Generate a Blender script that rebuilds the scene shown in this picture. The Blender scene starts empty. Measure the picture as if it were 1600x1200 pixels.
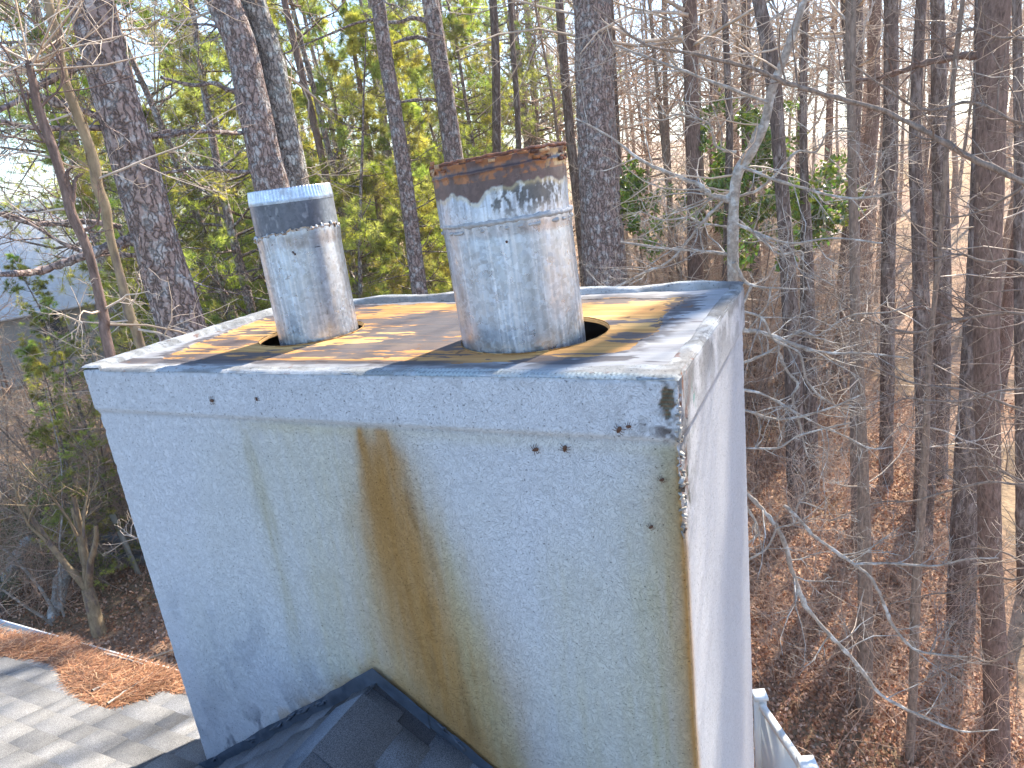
import bpy, math, random, json
import numpy as np
from mathutils import Vector, Matrix

SC = bpy.context.scene
COL = SC.collection
rnd = random.Random(7)
Z0 = 6.6                      # height of the chimney top above the yard
CAM = (2.5666, -1.5638, 7.1033)
# ------------------------------------------------------------------ camera, sky, sun, exposure
cam_d = bpy.data.cameras.new('camera'); cam = bpy.data.objects.new('camera', cam_d); COL.objects.link(cam)
cam_d.sensor_width = 36; cam_d.lens = 24.51; cam_d.clip_start = .05; cam_d.clip_end = 3000
R0, U0, F0 = (0.9001, 0.4186, -0.1207), (-0.0177, 0.3121, 0.9499), (-0.4353, 0.8529, -0.2883)
M = Matrix(((R0[0], U0[0], -F0[0], CAM[0]), (R0[1], U0[1], -F0[1], CAM[1]), (R0[2], U0[2], -F0[2], CAM[2]), (0, 0, 0, 1)))
cam.matrix_world = M
SC.camera = cam
SUN_AZ, SUN_EL = math.radians(13), math.radians(42)     # azimuth from +Y towards +X
sunv = Vector((math.sin(SUN_AZ)*math.cos(SUN_EL), math.cos(SUN_AZ)*math.cos(SUN_EL), math.sin(SUN_EL)))
w = bpy.data.worlds.new('World'); SC.world = w; w.use_nodes = True
nt = w.node_tree; nt.nodes.clear()
sky = nt.nodes.new('ShaderNodeTexSky'); sky.sky_type = 'NISHITA'; sky.sun_disc = False
sky.sun_elevation = SUN_EL; sky.sun_rotation = SUN_AZ; sky.air_density = 1.0; sky.dust_density = .05; sky.ozone_density = 4.0
bg = nt.nodes.new('ShaderNodeBackground'); bg.inputs[1].default_value = .14
ow = nt.nodes.new('ShaderNodeOutputWorld'); nt.links.new(sky.outputs[0], bg.inputs[0]); nt.links.new(bg.outputs[0], ow.inputs[0])
sl = bpy.data.lights.new('sun', 'SUN'); sl.energy = 4.4; sl.angle = math.radians(.53); sl.color = (1, .93, .82)
so = bpy.data.objects.new('sun', sl); COL.objects.link(so); so.rotation_euler = (-sunv).to_track_quat('-Z', 'Y').to_euler()
SC.view_settings.view_transform = 'Standard'; SC.view_settings.look = 'None'; SC.view_settings.exposure = 1.68; SC.view_settings.gamma = 1
SC.cycles.max_bounces = 6; SC.cycles.diffuse_bounces = 3; SC.cycles.transparent_max_bounces = 4
SC.cycles.use_denoising = True

DATA = json.loads('''{"trees":{"pineL":{"pts":[[-3.727,3.375,9.379,0.1907],[-3.739,3.359,9.066,0.1873],[-3.746,3.351,8.245,0.1942],[-3.735,3.364,7.541,0.2066],[-3.734,3.367,6.729,0.2137],[-3.717,3.387,5.958,0.2341]],"limbs":[{"pts":[[-3.772,3.317,6.836,0.0642],[-3.83,3.241,6.92,0.0573],[-3.967,3.052,6.899,0.0471],[-4.086,2.879,6.839,0.0434],[-4.209,2.69,6.803,0.0398],[-4.338,2.477,6.755,0.0331],[-4.118,2.053,6.801,0.0251],[-4.063,1.723,6.815,0.0185]],"tw":4,"tl":0.5},{"pts":[[-3.756,3.337,8.387,0.0422],[-3.799,3.282,8.529,0.0387],[-3.903,3.142,8.504,0.0354],[-4.011,2.989,8.436,0.0321],[-4.12,2.828,8.326,0.026],[-4.02,2.425,8.139,0.0219],[-3.97,2.113,8.036,0.0157]],"tw":6,"tl":0.7},{"pts":[[-3.797,3.284,8.022,0.0366],[-3.951,3.075,8.154,0.0328],[-4.068,2.906,8.25,0.0292],[-4.158,2.769,8.286,0.0173]],"tw":5,"tl":0.5},{"pts":[[-3.706,3.401,7.953,0.0308],[-3.885,3.167,7.976,0.0272],[-4.145,2.789,8.011,0.0234],[-4.29,2.557,8.084,0.02]],"tw":7,"tl":0.8},{"pts":[[-4.218,3.389,7.052,0.033],[-4.402,3.127,7.161,0.029],[-4.607,2.806,7.183,0.0251],[-4.661,2.517,7.309,0.0211]],"tw":7,"tl":0.8},{"pts":[[-3.96,3.4,6.751,0.0263],[-4.128,3.171,6.797,0.0226],[-4.33,2.873,6.931,0.0188],[-4.484,2.623,7.224,0.0152],[-4.594,2.433,7.341,0.0119]],"tw":5,"tl":0.6},{"pts":[[-3.894,3.486,7.888,0.0253],[-3.675,3.755,7.875,0.0226],[-3.472,3.984,7.891,0.0196],[-4.138,5.166,7.954,0.0193]],"tw":6,"tl":0.6}],"bark":"pine"},"sapA":{"pts":[[-2.722,2.215,8.948,0.0252],[-2.722,2.216,8.7,0.0279],[-2.733,2.2,8.402,0.0307],[-2.742,2.186,8.139,0.0335],[-2.73,2.203,7.866,0.034],[-2.72,2.217,7.585,0.0371],[-2.734,2.199,7.395,0.0374],[-2.726,2.21,7.223,0.0353],[-2.74,2.189,7.003,0.0331],[-2.745,2.183,6.645,0.0336],[-2.751,2.175,6.329,0.0368],[-2.742,2.187,6.064,0.0373]],"limbs":[{"pts":[[-2.725,2.212,7.49,0.0174],[-2.763,2.157,7.568,0.0123],[-2.784,2.127,7.595,0.0073]],"tw":2,"tl":0.2},{"pts":[[-2.727,2.209,7.442,0.0124],[-2.711,2.231,7.748,0.0098],[-2.722,2.215,8.002,0.0073],[-2.795,2.11,8.447,0.0047]],"tw":6,"tl":0.5}],"bark":"tan"},"sapB":{"pts":[[-2.437,1.748,8.208,0.0215],[-2.441,1.741,8.068,0.026],[-2.449,1.729,7.906,0.0284],[-2.441,1.742,7.654,0.0311],[-2.44,1.743,7.352,0.0317],[-2.443,1.738,7.198,0.0342],[-2.425,1.765,6.966,0.0325],[-2.428,1.761,6.71,0.0329],[-2.439,1.745,6.425,0.0334],[-2.455,1.72,6.144,0.0362]],"limbs":[{"pts":[[-2.436,1.749,7.307,0.0182],[-2.422,1.769,7.414,0.0158],[-2.416,1.779,7.487,0.0113],[-2.393,1.813,7.509,0.0068]],"tw":1,"tl":0.15},{"pts":[[-2.434,1.752,7.262,0.0159],[-2.409,1.789,7.368,0.0136],[-2.396,1.809,7.431,0.0113],[-2.363,1.856,7.464,0.0068]],"tw":1,"tl":0.15},{"pts":[[-2.438,1.747,7.633,0.0134],[-2.481,1.68,7.827,0.0109],[-2.487,1.671,8.191,0.0085],[-2.528,1.606,8.424,0.0063]],"tw":10,"tl":0.7},{"pts":[[-2.431,1.756,7.082,0.0115],[-2.37,1.847,7.112,0.0093],[-2.337,1.893,7.218,0.007]],"tw":3,"tl":0.3},{"pts":[[-2.449,1.729,7.906,0.0131],[-2.334,1.897,8.1,0.0088],[-2.371,1.845,8.422,0.0064],[-2.467,1.701,8.576,0.0042]],"tw":10,"tl":0.8}],"bark":"red"},"twinA":{"pts":[[-5.805,7.034,10.661,0.2284],[-5.752,7.085,9.999,0.2332],[-5.669,7.164,9.392,0.2284],[-5.67,7.163,8.589,0.2432],[-5.67,7.163,7.939,0.2475],[-5.656,7.176,7.264,0.2723],[-5.71,7.125,6.062,0.2804]],"limbs":[{"pts":[[-5.748,7.089,8.735,0.0435],[-5.902,6.938,8.797,0.0384],[-6.013,6.826,8.898,0.0333],[-6.229,6.6,8.894,0.0236],[-6.496,6.302,9.033,0.0185]],"tw":4,"tl":0.7},{"pts":[[-5.634,7.197,8.169,0.0345],[-5.967,6.873,8.187,0.0292],[-6.502,6.296,8.287,0.0237],[-6.786,5.955,8.237,0.014]],"tw":6,"tl":0.8},{"pts":[[-5.657,7.175,7.575,0.035],[-6.053,6.785,7.638,0.0344],[-6.351,6.466,7.743,0.029],[-6.763,5.984,7.693,0.019]],"tw":6,"tl":0.8}],"bark":"pine"},"twinB":{"pts":[[-5.678,7.564,10.567,0.2095],[-5.654,7.586,10.05,0.203],[-5.58,7.651,9.241,0.1882],[-5.589,7.643,8.497,0.2121],[-5.591,7.642,7.821,0.2261],[-5.624,7.613,6.921,0.2416],[-5.657,7.583,5.981,0.2471]],"limbs":[],"bark":"lichen"},"poleD":{"pts":[[-5.112,10.142,10.712,0.1184],[-5.106,10.146,10.305,0.1252],[-5.123,10.136,9.469,0.1335],[-5.115,10.141,8.708,0.1358],[-5.12,10.138,7.46,0.1396],[-5.146,10.12,6.143,0.1498],[-5.181,10.097,5.011,0.1597]],"limbs":[{"pts":[[-5.123,10.135,9.996,0.0287],[-5.437,9.923,9.978,0.0229],[-6.013,9.499,9.778,0.0171],[-6.65,8.975,9.531,0.0113]],"tw":7,"tl":1}],"bark":"pine"},"pineE":{"pts":[[-4.834,11.484,10.879,0.1582],[-4.808,11.498,10.437,0.1598],[-4.793,11.507,9.416,0.1696],[-4.781,11.513,8.828,0.178],[-4.78,11.514,7.611,0.1956],[-4.809,11.498,6.466,0.2001]],"limbs":[{"pts":[[-4.839,11.481,10.05,0.0496],[-5.135,11.308,10.164,0.0432],[-5.405,11.143,10.117,0.0308],[-5.706,10.949,10.184,0.0246]],"tw":5,"tl":0.8},{"pts":[[-4.846,11.477,9.676,0.0437],[-5.129,11.312,9.824,0.0373],[-5.509,11.077,9.756,0.0248]],"tw":5,"tl":0.7},{"pts":[[-4.753,11.529,8.526,0.0384],[-5.066,11.349,8.687,0.0318],[-5.607,11.014,8.697,0.0254]],"tw":5,"tl":0.7}],"bark":"pine"},"poleF":{"pts":[[-5.024,14.758,11.472,0.0879],[-5.006,14.766,10.941,0.0888],[-5.096,14.724,9.586,0.0985],[-5.288,14.632,7.807,0.1094],[-5.389,14.583,6.681,0.1115]],"limbs":[],"bark":"dark"},"poleG":{"pts":[[-7.691,10.716,11.357,0.0566],[-7.66,10.742,10.67,0.0639],[-7.625,10.77,9.601,0.0719],[-7.58,10.808,8.608,0.0734],[-7.551,10.831,7.31,0.0753],[-7.582,10.806,5.814,0.0845]],"limbs":[],"bark":"red"},"poleH":{"pts":[[-7.328,12.26,10.55,0.0485],[-7.31,12.273,9.386,0.0567],[-7.334,12.256,8.037,0.0654],[-7.36,12.237,6.619,0.067],[-7.477,12.152,4.834,0.0768]],"limbs":[],"bark":"red"},"poleH2":{"pts":[[-5.41,16.777,11.895,0.057],[-5.5,16.737,10.418,0.0667],[-5.547,16.716,8.861,0.0769],[-5.642,16.674,7.399,0.0787]],"limbs":[],"bark":"dark"},"pineI":{"pts":[[-1.676,11.778,10.459,0.3263],[-1.683,11.776,9.851,0.331],[-1.733,11.76,8.586,0.3527],[-1.789,11.741,7.474,0.3738],[-1.822,11.731,6.058,0.398],[-1.834,11.727,4.677,0.4354]],"limbs":[],"bark":"pine"},"poleI2":{"pts":[[-2.257,14.738,10.881,0.1095],[-2.336,14.714,8.459,0.1434],[-2.408,14.692,6.377,0.164],[-2.515,14.659,4.129,0.1862]],"limbs":[],"bark":"dark"},"poleI3":{"pts":[[-4.289,17.225,11.733,0.0973],[-4.303,17.219,9.945,0.1169],[-4.319,17.213,8.049,0.129],[-4.269,17.232,5.853,0.1422]],"limbs":[],"bark":"dark"},"lichenT":{"pts":[[2.203,5.927,8.445,0.0254],[2.055,5.919,8.007,0.0349],[1.955,5.911,7.754,0.0385],[1.864,5.903,7.547,0.0421],[1.792,5.896,7.244,0.0428],[1.66,5.881,6.997,0.0466],[1.538,5.865,6.819,0.0504],[1.493,5.859,6.466,0.0513],[1.476,5.856,6.085,0.0554],[1.473,5.856,5.757,0.0594]],"limbs":[{"pts":[[1.495,5.859,6.566,0.034],[1.4,5.845,6.607,0.0315],[1.292,5.827,6.638,0.0289],[1.21,5.813,6.734,0.0237],[1.103,5.792,6.803,0.0211],[0.864,5.74,6.925,0.0185],[0.657,5.689,7.05,0.0159],[0.368,5.607,7.315,0.0132],[0.052,5.502,7.54,0.0079]],"tw":9,"tl":0.9},{"pts":[[1.526,5.864,6.796,0.0336],[1.576,5.871,6.918,0.0308],[1.662,5.881,7.068,0.028],[1.722,5.889,7.195,0.0227],[1.734,5.89,7.246,0.0101]],"tw":0,"tl":0.3},{"pts":[[1.505,5.861,6.018,0.0187],[1.197,5.81,6.091,0.0162],[0.823,5.731,6.16,0.0136],[0.385,5.612,6.273,0.011]],"tw":9,"tl":0.8},{"pts":[[1.48,5.857,6.654,0.0157],[1.209,5.812,6.4,0.016],[0.88,5.744,6.041,0.0137],[0.618,5.679,5.932,0.0139],[0.222,5.56,5.802,0.0112],[0.015,5.489,6.032,0.0056]],"tw":9,"tl":0.6},{"pts":[[1.505,5.76,5.969,0.0238],[1.574,5.769,5.801,0.0213],[1.664,5.781,5.723,0.0159],[1.844,5.801,5.685,0.0105],[2.169,5.826,5.654,0.0052]],"tw":4,"tl":0.5},{"pts":[[1.688,5.582,5.761,0.0155],[1.594,5.57,5.548,0.0131],[1.577,5.568,5.352,0.0132]],"tw":1,"tl":0.3},{"pts":[[1.536,5.36,5.469,0.0308],[1.639,5.374,5.36,0.0257],[1.791,5.393,5.327,0.023],[1.992,5.413,5.243,0.0203],[2.203,5.427,5.149,0.0201],[2.415,5.435,5.108,0.0149],[2.686,5.435,5.107,0.0122],[3.05,5.42,5.063,0.0072]],"tw":12,"tl":0.8},{"pts":[[1.934,5.408,5.161,0.0153],[2.019,5.415,4.932,0.0128],[2.117,5.422,4.8,0.0128],[2.064,5.418,4.667,0.0129],[2.11,5.421,4.466,0.0104],[2.18,5.426,4.124,0.0079],[2.222,5.428,4.001,0.0053]],"tw":6,"tl":0.4},{"pts":[[1.548,4.957,3.869,0.0287],[1.678,4.976,3.788,0.0234],[1.846,4.997,3.583,0.0235],[1.992,5.011,3.335,0.0235],[2.096,5.019,2.893,0.0238],[2.203,5.026,2.569,0.024],[2.395,5.034,2.295,0.0213],[2.586,5.036,2.08,0.0213],[2.765,5.033,1.836,0.0213],[2.908,5.027,1.641,0.0159],[3.215,5.004,1.507,0.013],[3.591,4.956,1.447,0.0102],[3.882,4.904,1.594,0.0049]],"tw":12,"tl":0.7},{"pts":[[1.545,4.957,3.763,0.0157],[1.657,4.973,3.66,0.0131],[1.771,4.988,3.378,0.0132],[1.665,4.974,3.226,0.008]],"tw":3,"tl":0.3},{"pts":[[2.029,4.814,3.78,0.0175],[2.113,4.82,3.705,0.0174],[2.281,4.83,3.494,0.0174],[2.448,4.835,3.356,0.0174],[2.641,4.836,3.218,0.0172],[2.788,4.832,3.085,0.0147],[2.89,4.828,2.863,0.0148],[2.97,4.823,2.635,0.0148],[3.141,4.81,2.417,0.0123],[3.32,4.792,2.4,0.0097],[3.573,4.757,2.448,0.0071]],"tw":10,"tl":0.6},{"pts":[[2.641,4.836,3.218,0.0148],[2.955,4.824,3.279,0.012],[3.287,4.795,3.326,0.0093],[3.508,4.767,3.44,0.0068],[3.729,4.73,3.507,0.0044]],"tw":6,"tl":0.5},{"pts":[[1.623,5.17,4.607,0.0155],[1.974,5.21,4.506,0.0128],[2.37,5.233,4.611,0.0099],[2.691,5.235,4.779,0.0072]],"tw":10,"tl":0.6},{"pts":[[1.614,5.169,4.197,0.0132],[1.942,5.207,4.202,0.0104],[2.146,5.223,4.342,0.0102],[2.59,5.236,4.49,0.0074]],"tw":8,"tl":0.6},{"pts":[[1.839,5.8,7.435,0.0171],[1.392,5.742,7.669,0.0149],[0.94,5.655,7.906,0.0125],[0.49,5.539,8.143,0.0075]],"tw":10,"tl":0.9},{"pts":[[1.6,5.773,6.877,0.0152],[2.056,5.819,6.659,0.0125],[2.553,5.836,6.491,0.0098],[2.918,5.828,6.514,0.0071]],"tw":10,"tl":0.8},{"pts":[[1.567,5.567,6.367,0.0152],[2.011,5.615,6.146,0.0125],[2.399,5.634,6.164,0.0098],[2.821,5.632,6.087,0.0071]],"tw":10,"tl":0.8},{"pts":[[1.58,5.568,4.965,0.0161],[1.827,5.598,5.067,0.0143],[2.121,5.622,5.272,0.0124],[2.286,5.631,5.231,0.0107],[2.559,5.636,5.42,0.009],[2.885,5.629,5.45,0.0073],[3.086,5.617,5.51,0.0057]],"tw":11,"tl":0.7},{"pts":[[1.506,5.962,6.597,0.0159],[1.708,5.988,6.641,0.0141],[1.871,6.004,6.762,0.0124],[2.067,6.02,6.957,0.0106],[2.248,6.03,6.941,0.009],[2.353,6.033,7.1,0.0074],[2.589,6.036,7.07,0.0059]],"tw":11,"tl":0.7},{"pts":[[1.489,5.959,6.409,0.016],[1.661,5.982,6.226,0.0144],[1.757,5.993,6.137,0.0128],[1.906,6.007,5.988,0.0112],[2.109,6.022,6.001,0.0095],[2.144,6.024,5.843,0.0079],[2.401,6.034,5.643,0.0063]],"tw":11,"tl":0.7},{"pts":[[1.599,5.167,4.824,0.0154],[1.828,5.196,4.759,0.0137],[2.031,5.215,4.628,0.0122],[2.285,5.23,4.47,0.0106],[2.516,5.236,4.36,0.009],[2.753,5.234,4.239,0.0074],[2.935,5.226,4.268,0.0058]],"tw":11,"tl":0.7},{"pts":[[1.656,4.872,3.083,0.0133],[1.853,4.897,3.246,0.0117],[1.961,4.908,3.474,0.0103],[2.108,4.92,3.548,0.0089],[2.162,4.924,3.77,0.0075],[2.365,4.933,3.718,0.0062],[2.386,4.934,3.85,0.0049]],"tw":11,"tl":0.7},{"pts":[[1.49,6.162,7.025,0.016],[1.308,6.134,7.1,0.0145],[1.247,6.124,7.321,0.0128],[1.059,6.089,7.423,0.0112],[0.921,6.061,7.46,0.0096],[0.787,6.031,7.422,0.0081],[0.578,5.978,7.494,0.0065]],"tw":11,"tl":0.7},{"pts":[[1.633,5.273,5.566,0.0151],[1.808,5.294,5.498,0.0135],[1.912,5.305,5.275,0.012],[2.128,5.322,5.15,0.0105],[2.21,5.327,4.847,0.0091],[2.407,5.334,4.644,0.0075],[2.64,5.336,4.557,0.0059]],"tw":11,"tl":0.7},{"pts":[[1.484,6.06,6.269,0.0136],[1.329,6.036,6.315,0.0123],[1.139,6.003,6.368,0.011],[1.02,5.979,6.429,0.0096],[0.76,5.921,6.434,0.0083],[0.554,5.869,6.541,0.0069],[0.484,5.849,6.502,0.0056]],"tw":11,"tl":0.7}],"bark":"pale"},"limbT":{"pts":[[4.185,5.246,8.525,0.0646],[4.236,5.234,7.321,0.0782],[4.307,5.216,6.186,0.0874],[4.436,5.182,4.368,0.0999]],"limbs":[{"pts":[[4.329,5.211,6.137,0.0358],[3.949,5.298,6.427,0.0287],[3.782,5.33,6.544,0.0249],[3.497,5.374,6.721,0.0233],[3.203,5.407,6.93,0.0215],[3.02,5.421,7.069,0.0217],[2.744,5.434,7.239,0.0198],[2.361,5.433,7.403,0.018],[2.113,5.421,7.513,0.0182],[1.979,5.412,7.585,0.0183],[1.777,5.392,7.705,0.0161],[1.568,5.365,7.79,0.0162],[1.223,5.306,7.923,0.014],[0.869,5.227,8.046,0.0118],[0.642,5.166,8.249,0.0094],[0.443,5.106,8.43,0.007]],"tw":16,"tl":1.0},{"pts":[[4.432,5.494,5.263,0.0194],[3.914,5.611,5.411,0.0159],[3.457,5.682,5.348,0.0142],[3.061,5.719,5.225,0.0123],[2.627,5.736,5.417,0.0075],[2.345,5.733,5.677,0.0051]],"tw":16,"tl":0.9},{"pts":[[4.371,4.992,4.663,0.0166],[3.881,5.108,4.711,0.0131],[3.476,5.175,4.848,0.0113],[3.094,5.216,4.886,0.0093],[2.789,5.233,5.027,0.0071]],"tw":14,"tl":0.8},{"pts":[[4.415,5.808,6.958,0.0187],[3.94,5.911,6.926,0.0154],[3.482,5.981,7.197,0.0136],[3.103,6.017,7.2,0.0117],[2.531,6.036,7.666,0.0072]],"tw":16,"tl":1},{"pts":[[4.478,5.17,3.912,0.0176],[4.059,5.275,3.942,0.0138],[3.686,5.346,4.065,0.0118],[3.3,5.398,3.947,0.0074]],"tw":12,"tl":0.8},{"pts":[[4.486,4.96,3.308,0.0175],[4.165,5.046,3.203,0.0137],[3.797,5.124,3.359,0.0094],[3.415,5.183,3.272,0.0049]],"tw":10,"tl":0.7},{"pts":[[4.288,5.015,5.687,0.0159],[4.105,5.06,5.746,0.0147],[3.884,5.107,5.808,0.0135],[3.746,5.133,5.961,0.012],[3.553,5.164,5.952,0.0107],[3.354,5.19,6.022,0.0092],[3.149,5.211,6.002,0.0078],[2.848,5.23,6.163,0.0063]],"tw":14,"tl":0.85},{"pts":[[4.294,4.806,4.992,0.0139],[4.077,4.861,4.971,0.013],[3.902,4.9,4.964,0.0119],[3.663,4.945,4.923,0.0108],[3.438,4.978,4.822,0.0097],[3.187,5.007,4.803,0.0085],[2.986,5.023,4.804,0.0071],[2.701,5.035,4.588,0.0058]],"tw":14,"tl":0.85},{"pts":[[4.334,4.691,4.302,0.0142],[4.137,4.744,4.287,0.0132],[3.845,4.809,4.165,0.0123],[3.64,4.847,4.151,0.0111],[3.333,4.891,4.006,0.01],[3.107,4.914,3.888,0.0088],[2.807,4.932,3.827,0.0074],[2.421,4.935,3.592,0.0061]],"tw":14,"tl":0.85},{"pts":[[4.422,4.77,3.594,0.0148],[4.219,4.826,3.565,0.0137],[4.069,4.863,3.459,0.0126],[3.917,4.897,3.224,0.0115],[3.642,4.948,3.189,0.0103],[3.505,4.969,2.989,0.009],[3.28,4.997,2.897,0.0076],[2.96,5.024,2.719,0.0062]],"tw":14,"tl":0.85},{"pts":[[4.407,5.604,6.529,0.0165],[4.235,5.646,6.534,0.0153],[4.08,5.68,6.516,0.0139],[3.959,5.704,6.527,0.0125],[3.698,5.749,6.366,0.0113],[3.611,5.762,6.303,0.0097],[3.371,5.792,6.254,0.0082],[3.226,5.807,6.312,0.0066]],"tw":14,"tl":0.85},{"pts":[[4.45,6.005,7.294,0.0168],[4.278,6.046,7.387,0.0155],[4.044,6.095,7.516,0.0141],[3.833,6.133,7.65,0.0127],[3.665,6.158,7.691,0.0112],[3.473,6.183,7.802,0.0097],[3.269,6.205,7.763,0.0082],[3.044,6.222,7.791,0.0066]],"tw":14,"tl":0.85},{"pts":[[4.485,4.751,2.892,0.013],[4.28,4.81,2.723,0.0122],[4.114,4.852,2.706,0.0112],[3.987,4.882,2.553,0.0101],[3.776,4.925,2.313,0.0091],[3.59,4.956,2.299,0.0079],[3.341,4.991,1.996,0.0067],[3.145,5.011,1.839,0.0054]],"tw":14,"tl":0.85}],"bark":"mid"},"bigR":{"pts":[[3.767,7.356,8.463,0.129],[3.781,7.354,8.015,0.1313],[3.795,7.352,7.55,0.1338],[3.847,7.345,6.308,0.1268],[3.91,7.335,4.942,0.1225],[4.015,7.319,3.439,0.1175],[4.11,7.303,2.214,0.1181],[4.231,7.281,0.901,0.1264],[4.399,7.248,-1.008,0.1413]],"limbs":[{"pts":[[3.777,7.355,7.601,0.0382],[3.625,7.374,7.664,0.0353],[3.463,7.391,7.669,0.0325],[3.24,7.411,7.66,0.0297],[3.011,7.425,7.625,0.0269],[2.774,7.434,7.589,0.0205],[2.402,7.435,7.61,0.014]],"tw":9,"tl":0.9},{"pts":[[3.918,7.334,5.084,0.0244],[3.665,7.369,4.939,0.0214],[3.291,7.407,5.087,0.0182],[2.977,7.427,4.941,0.0112]],"tw":9,"tl":0.7}],"bark":"red"},"trR14":{"pts":[[3.972,9.85,8.731,0.0794],[4.045,9.841,7.308,0.0911],[4.09,9.835,6.097,0.103],[4.124,9.83,4.796,0.1203],[4.15,9.827,3.293,0.1394],[4.189,9.821,1.331,0.1763],[4.256,9.811,-0.968,0.2073]],"limbs":[],"bark":"dark"},"trR15":{"pts":[[2.657,6.936,4.769,0.0362],[2.7,6.935,4.001,0.0482],[2.755,6.934,2.684,0.0697],[2.8,6.933,1.337,0.0889],[2.821,6.932,0.066,0.1009],[2.846,6.932,-1.424,0.1143]],"limbs":[],"bark":"mid"},"trR16":{"pts":[[3.301,6.402,4.776,0.0262],[3.31,6.402,3.782,0.0375],[3.301,6.402,2.863,0.0495],[3.295,6.403,1.79,0.0515],[3.321,6.401,0.637,0.0497],[3.318,6.401,-0.523,0.0477]],"limbs":[],"bark":"mid"},"trR17":{"pts":[[3.091,13.427,9.522,0.1089],[3.136,13.425,8.106,0.118],[3.167,13.424,6.485,0.1282],[3.19,13.423,4.74,0.1211],[3.246,13.421,2.193,0.1276],[3.299,13.418,-0.346,0.1341]],"limbs":[],"bark":"dark"},"trR18":{"pts":[[2.526,10.436,7.121,0.0564],[2.604,10.436,5.24,0.0691],[2.653,10.436,3.596,0.0823],[2.693,10.436,2.038,0.0962],[2.77,10.434,0.11,0.106]],"limbs":[],"bark":"mid"},"trR19":{"pts":[[1.771,12.414,6.686,0.0682],[1.814,12.416,5.216,0.1057],[1.838,12.417,3.772,0.1333],[1.863,12.419,2.233,0.1502],[1.89,12.42,0.589,0.1682]],"limbs":[],"bark":"dark"},"trR20":{"pts":[[3.818,14.387,9.53,0.1135],[3.867,14.383,9.11,0.1143],[4.0,14.372,6.926,0.1314],[4.156,14.357,4.536,0.1501],[4.257,14.347,2.455,0.1561],[4.306,14.341,0.488,0.1621]],"limbs":[],"bark":"dark"},"trR21":{"pts":[[3.43,11.408,6.528,0.0897],[3.569,11.398,4.825,0.1138],[3.677,11.389,3.319,0.1391],[3.764,11.381,1.944,0.1543],[3.801,11.377,-0.3,0.174]],"limbs":[],"bark":"dark"},"trR22":{"pts":[[4.537,11.286,8.853,0.0529],[4.71,11.258,6.828,0.0648],[4.927,11.22,3.988,0.0791],[5.192,11.168,0.736,0.0954],[5.402,11.123,-1.699,0.1113]],"limbs":[],"bark":"dark"},"tr10":{"pts":[[1.108,11.354,9.594,0.0903],[1.211,11.365,9.03,0.1015],[1.335,11.378,8.354,0.1235],[1.413,11.385,7.569,0.1152],[1.463,11.389,6.657,0.107],[1.526,11.394,5.703,0.1202],[1.6,11.4,4.481,0.1348],[1.656,11.404,2.826,0.1514]],"limbs":[],"bark":"dark"},"tr23":{"pts":[[-0.527,15.152,10.583,0.0536],[-0.537,15.151,8.851,0.0693],[-0.549,15.148,7.269,0.0857],[-0.557,15.147,5.731,0.0955],[-0.536,15.151,4.101,0.1058]],"limbs":[],"bark":"mid"},"tr24":{"pts":[[0.359,13.273,10.077,0.0527],[0.38,13.276,8.559,0.0605],[0.392,13.278,7.411,0.0682],[0.333,13.269,6.212,0.0764],[0.255,13.257,4.42,0.0927]],"limbs":[],"bark":"dark"},"tr25":{"pts":[[-1.777,17.959,11.322,0.0636],[-1.87,17.938,8.509,0.0667],[-1.903,17.93,6.084,0.0779],[-1.964,17.916,3.646,0.0899]],"limbs":[],"bark":"mid"},"tr26":{"pts":[[2.332,16.435,10.191,0.0936],[2.401,16.435,8.956,0.0957],[2.497,16.436,7.66,0.0978],[2.585,16.436,6.306,0.0929]],"limbs":[],"bark":"dark"}},"creek":[[4.753,7.243,-1.2],[4.928,9.373,-1.2],[4.756,11.566,-1.2],[4.815,14.796,-1.2]],"fence":[[1.77,4.826,1.6],[2.305,3.552,2.1]],"shrub":[[[-9.447,4.613,0.0],[-10.313,6.143,0.0],[-14.534,6.54,0.0],[-11.699,5.21,0.0],[-11.877,6.622,0.0]]],"needles":[],"pile":[[-2.477,0.441],[-2.206,0.524],[-1.945,0.569],[-1.536,0.533],[-1.184,0.554],[-0.893,0.556],[-0.664,0.399],[-0.828,0.376],[-0.826,0.246],[-0.867,0.152],[-1.034,0.124],[-1.253,0.174],[-1.416,0.22],[-1.661,0.327],[-1.891,0.314],[-2.22,0.207]],"sticks":[[[-0.904,0.142],[-0.936,0.286],[-0.982,0.461]],[[-1.112,0.194],[-1.095,0.274],[-1.035,0.335]],[[-1.509,0.516],[-1.136,0.512]]],"nh":[[-33.218,20.424,8.094],[-30.971,23.719,4.587]],"road":[[[-10.476,47.36,1.0],[-7.72,49.217,1.0],[-1.519,48.747,1.0],[2.102,52.051,1.0]],[[-8.826,70.527,1.0],[-13.851,140.016,1.0],[-13.986,185.995,1.0]],[[-11.426,104.107,1.0],[-6.124,96.574,1.0],[-0.583,79.641,1.0]]]}''')
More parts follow.
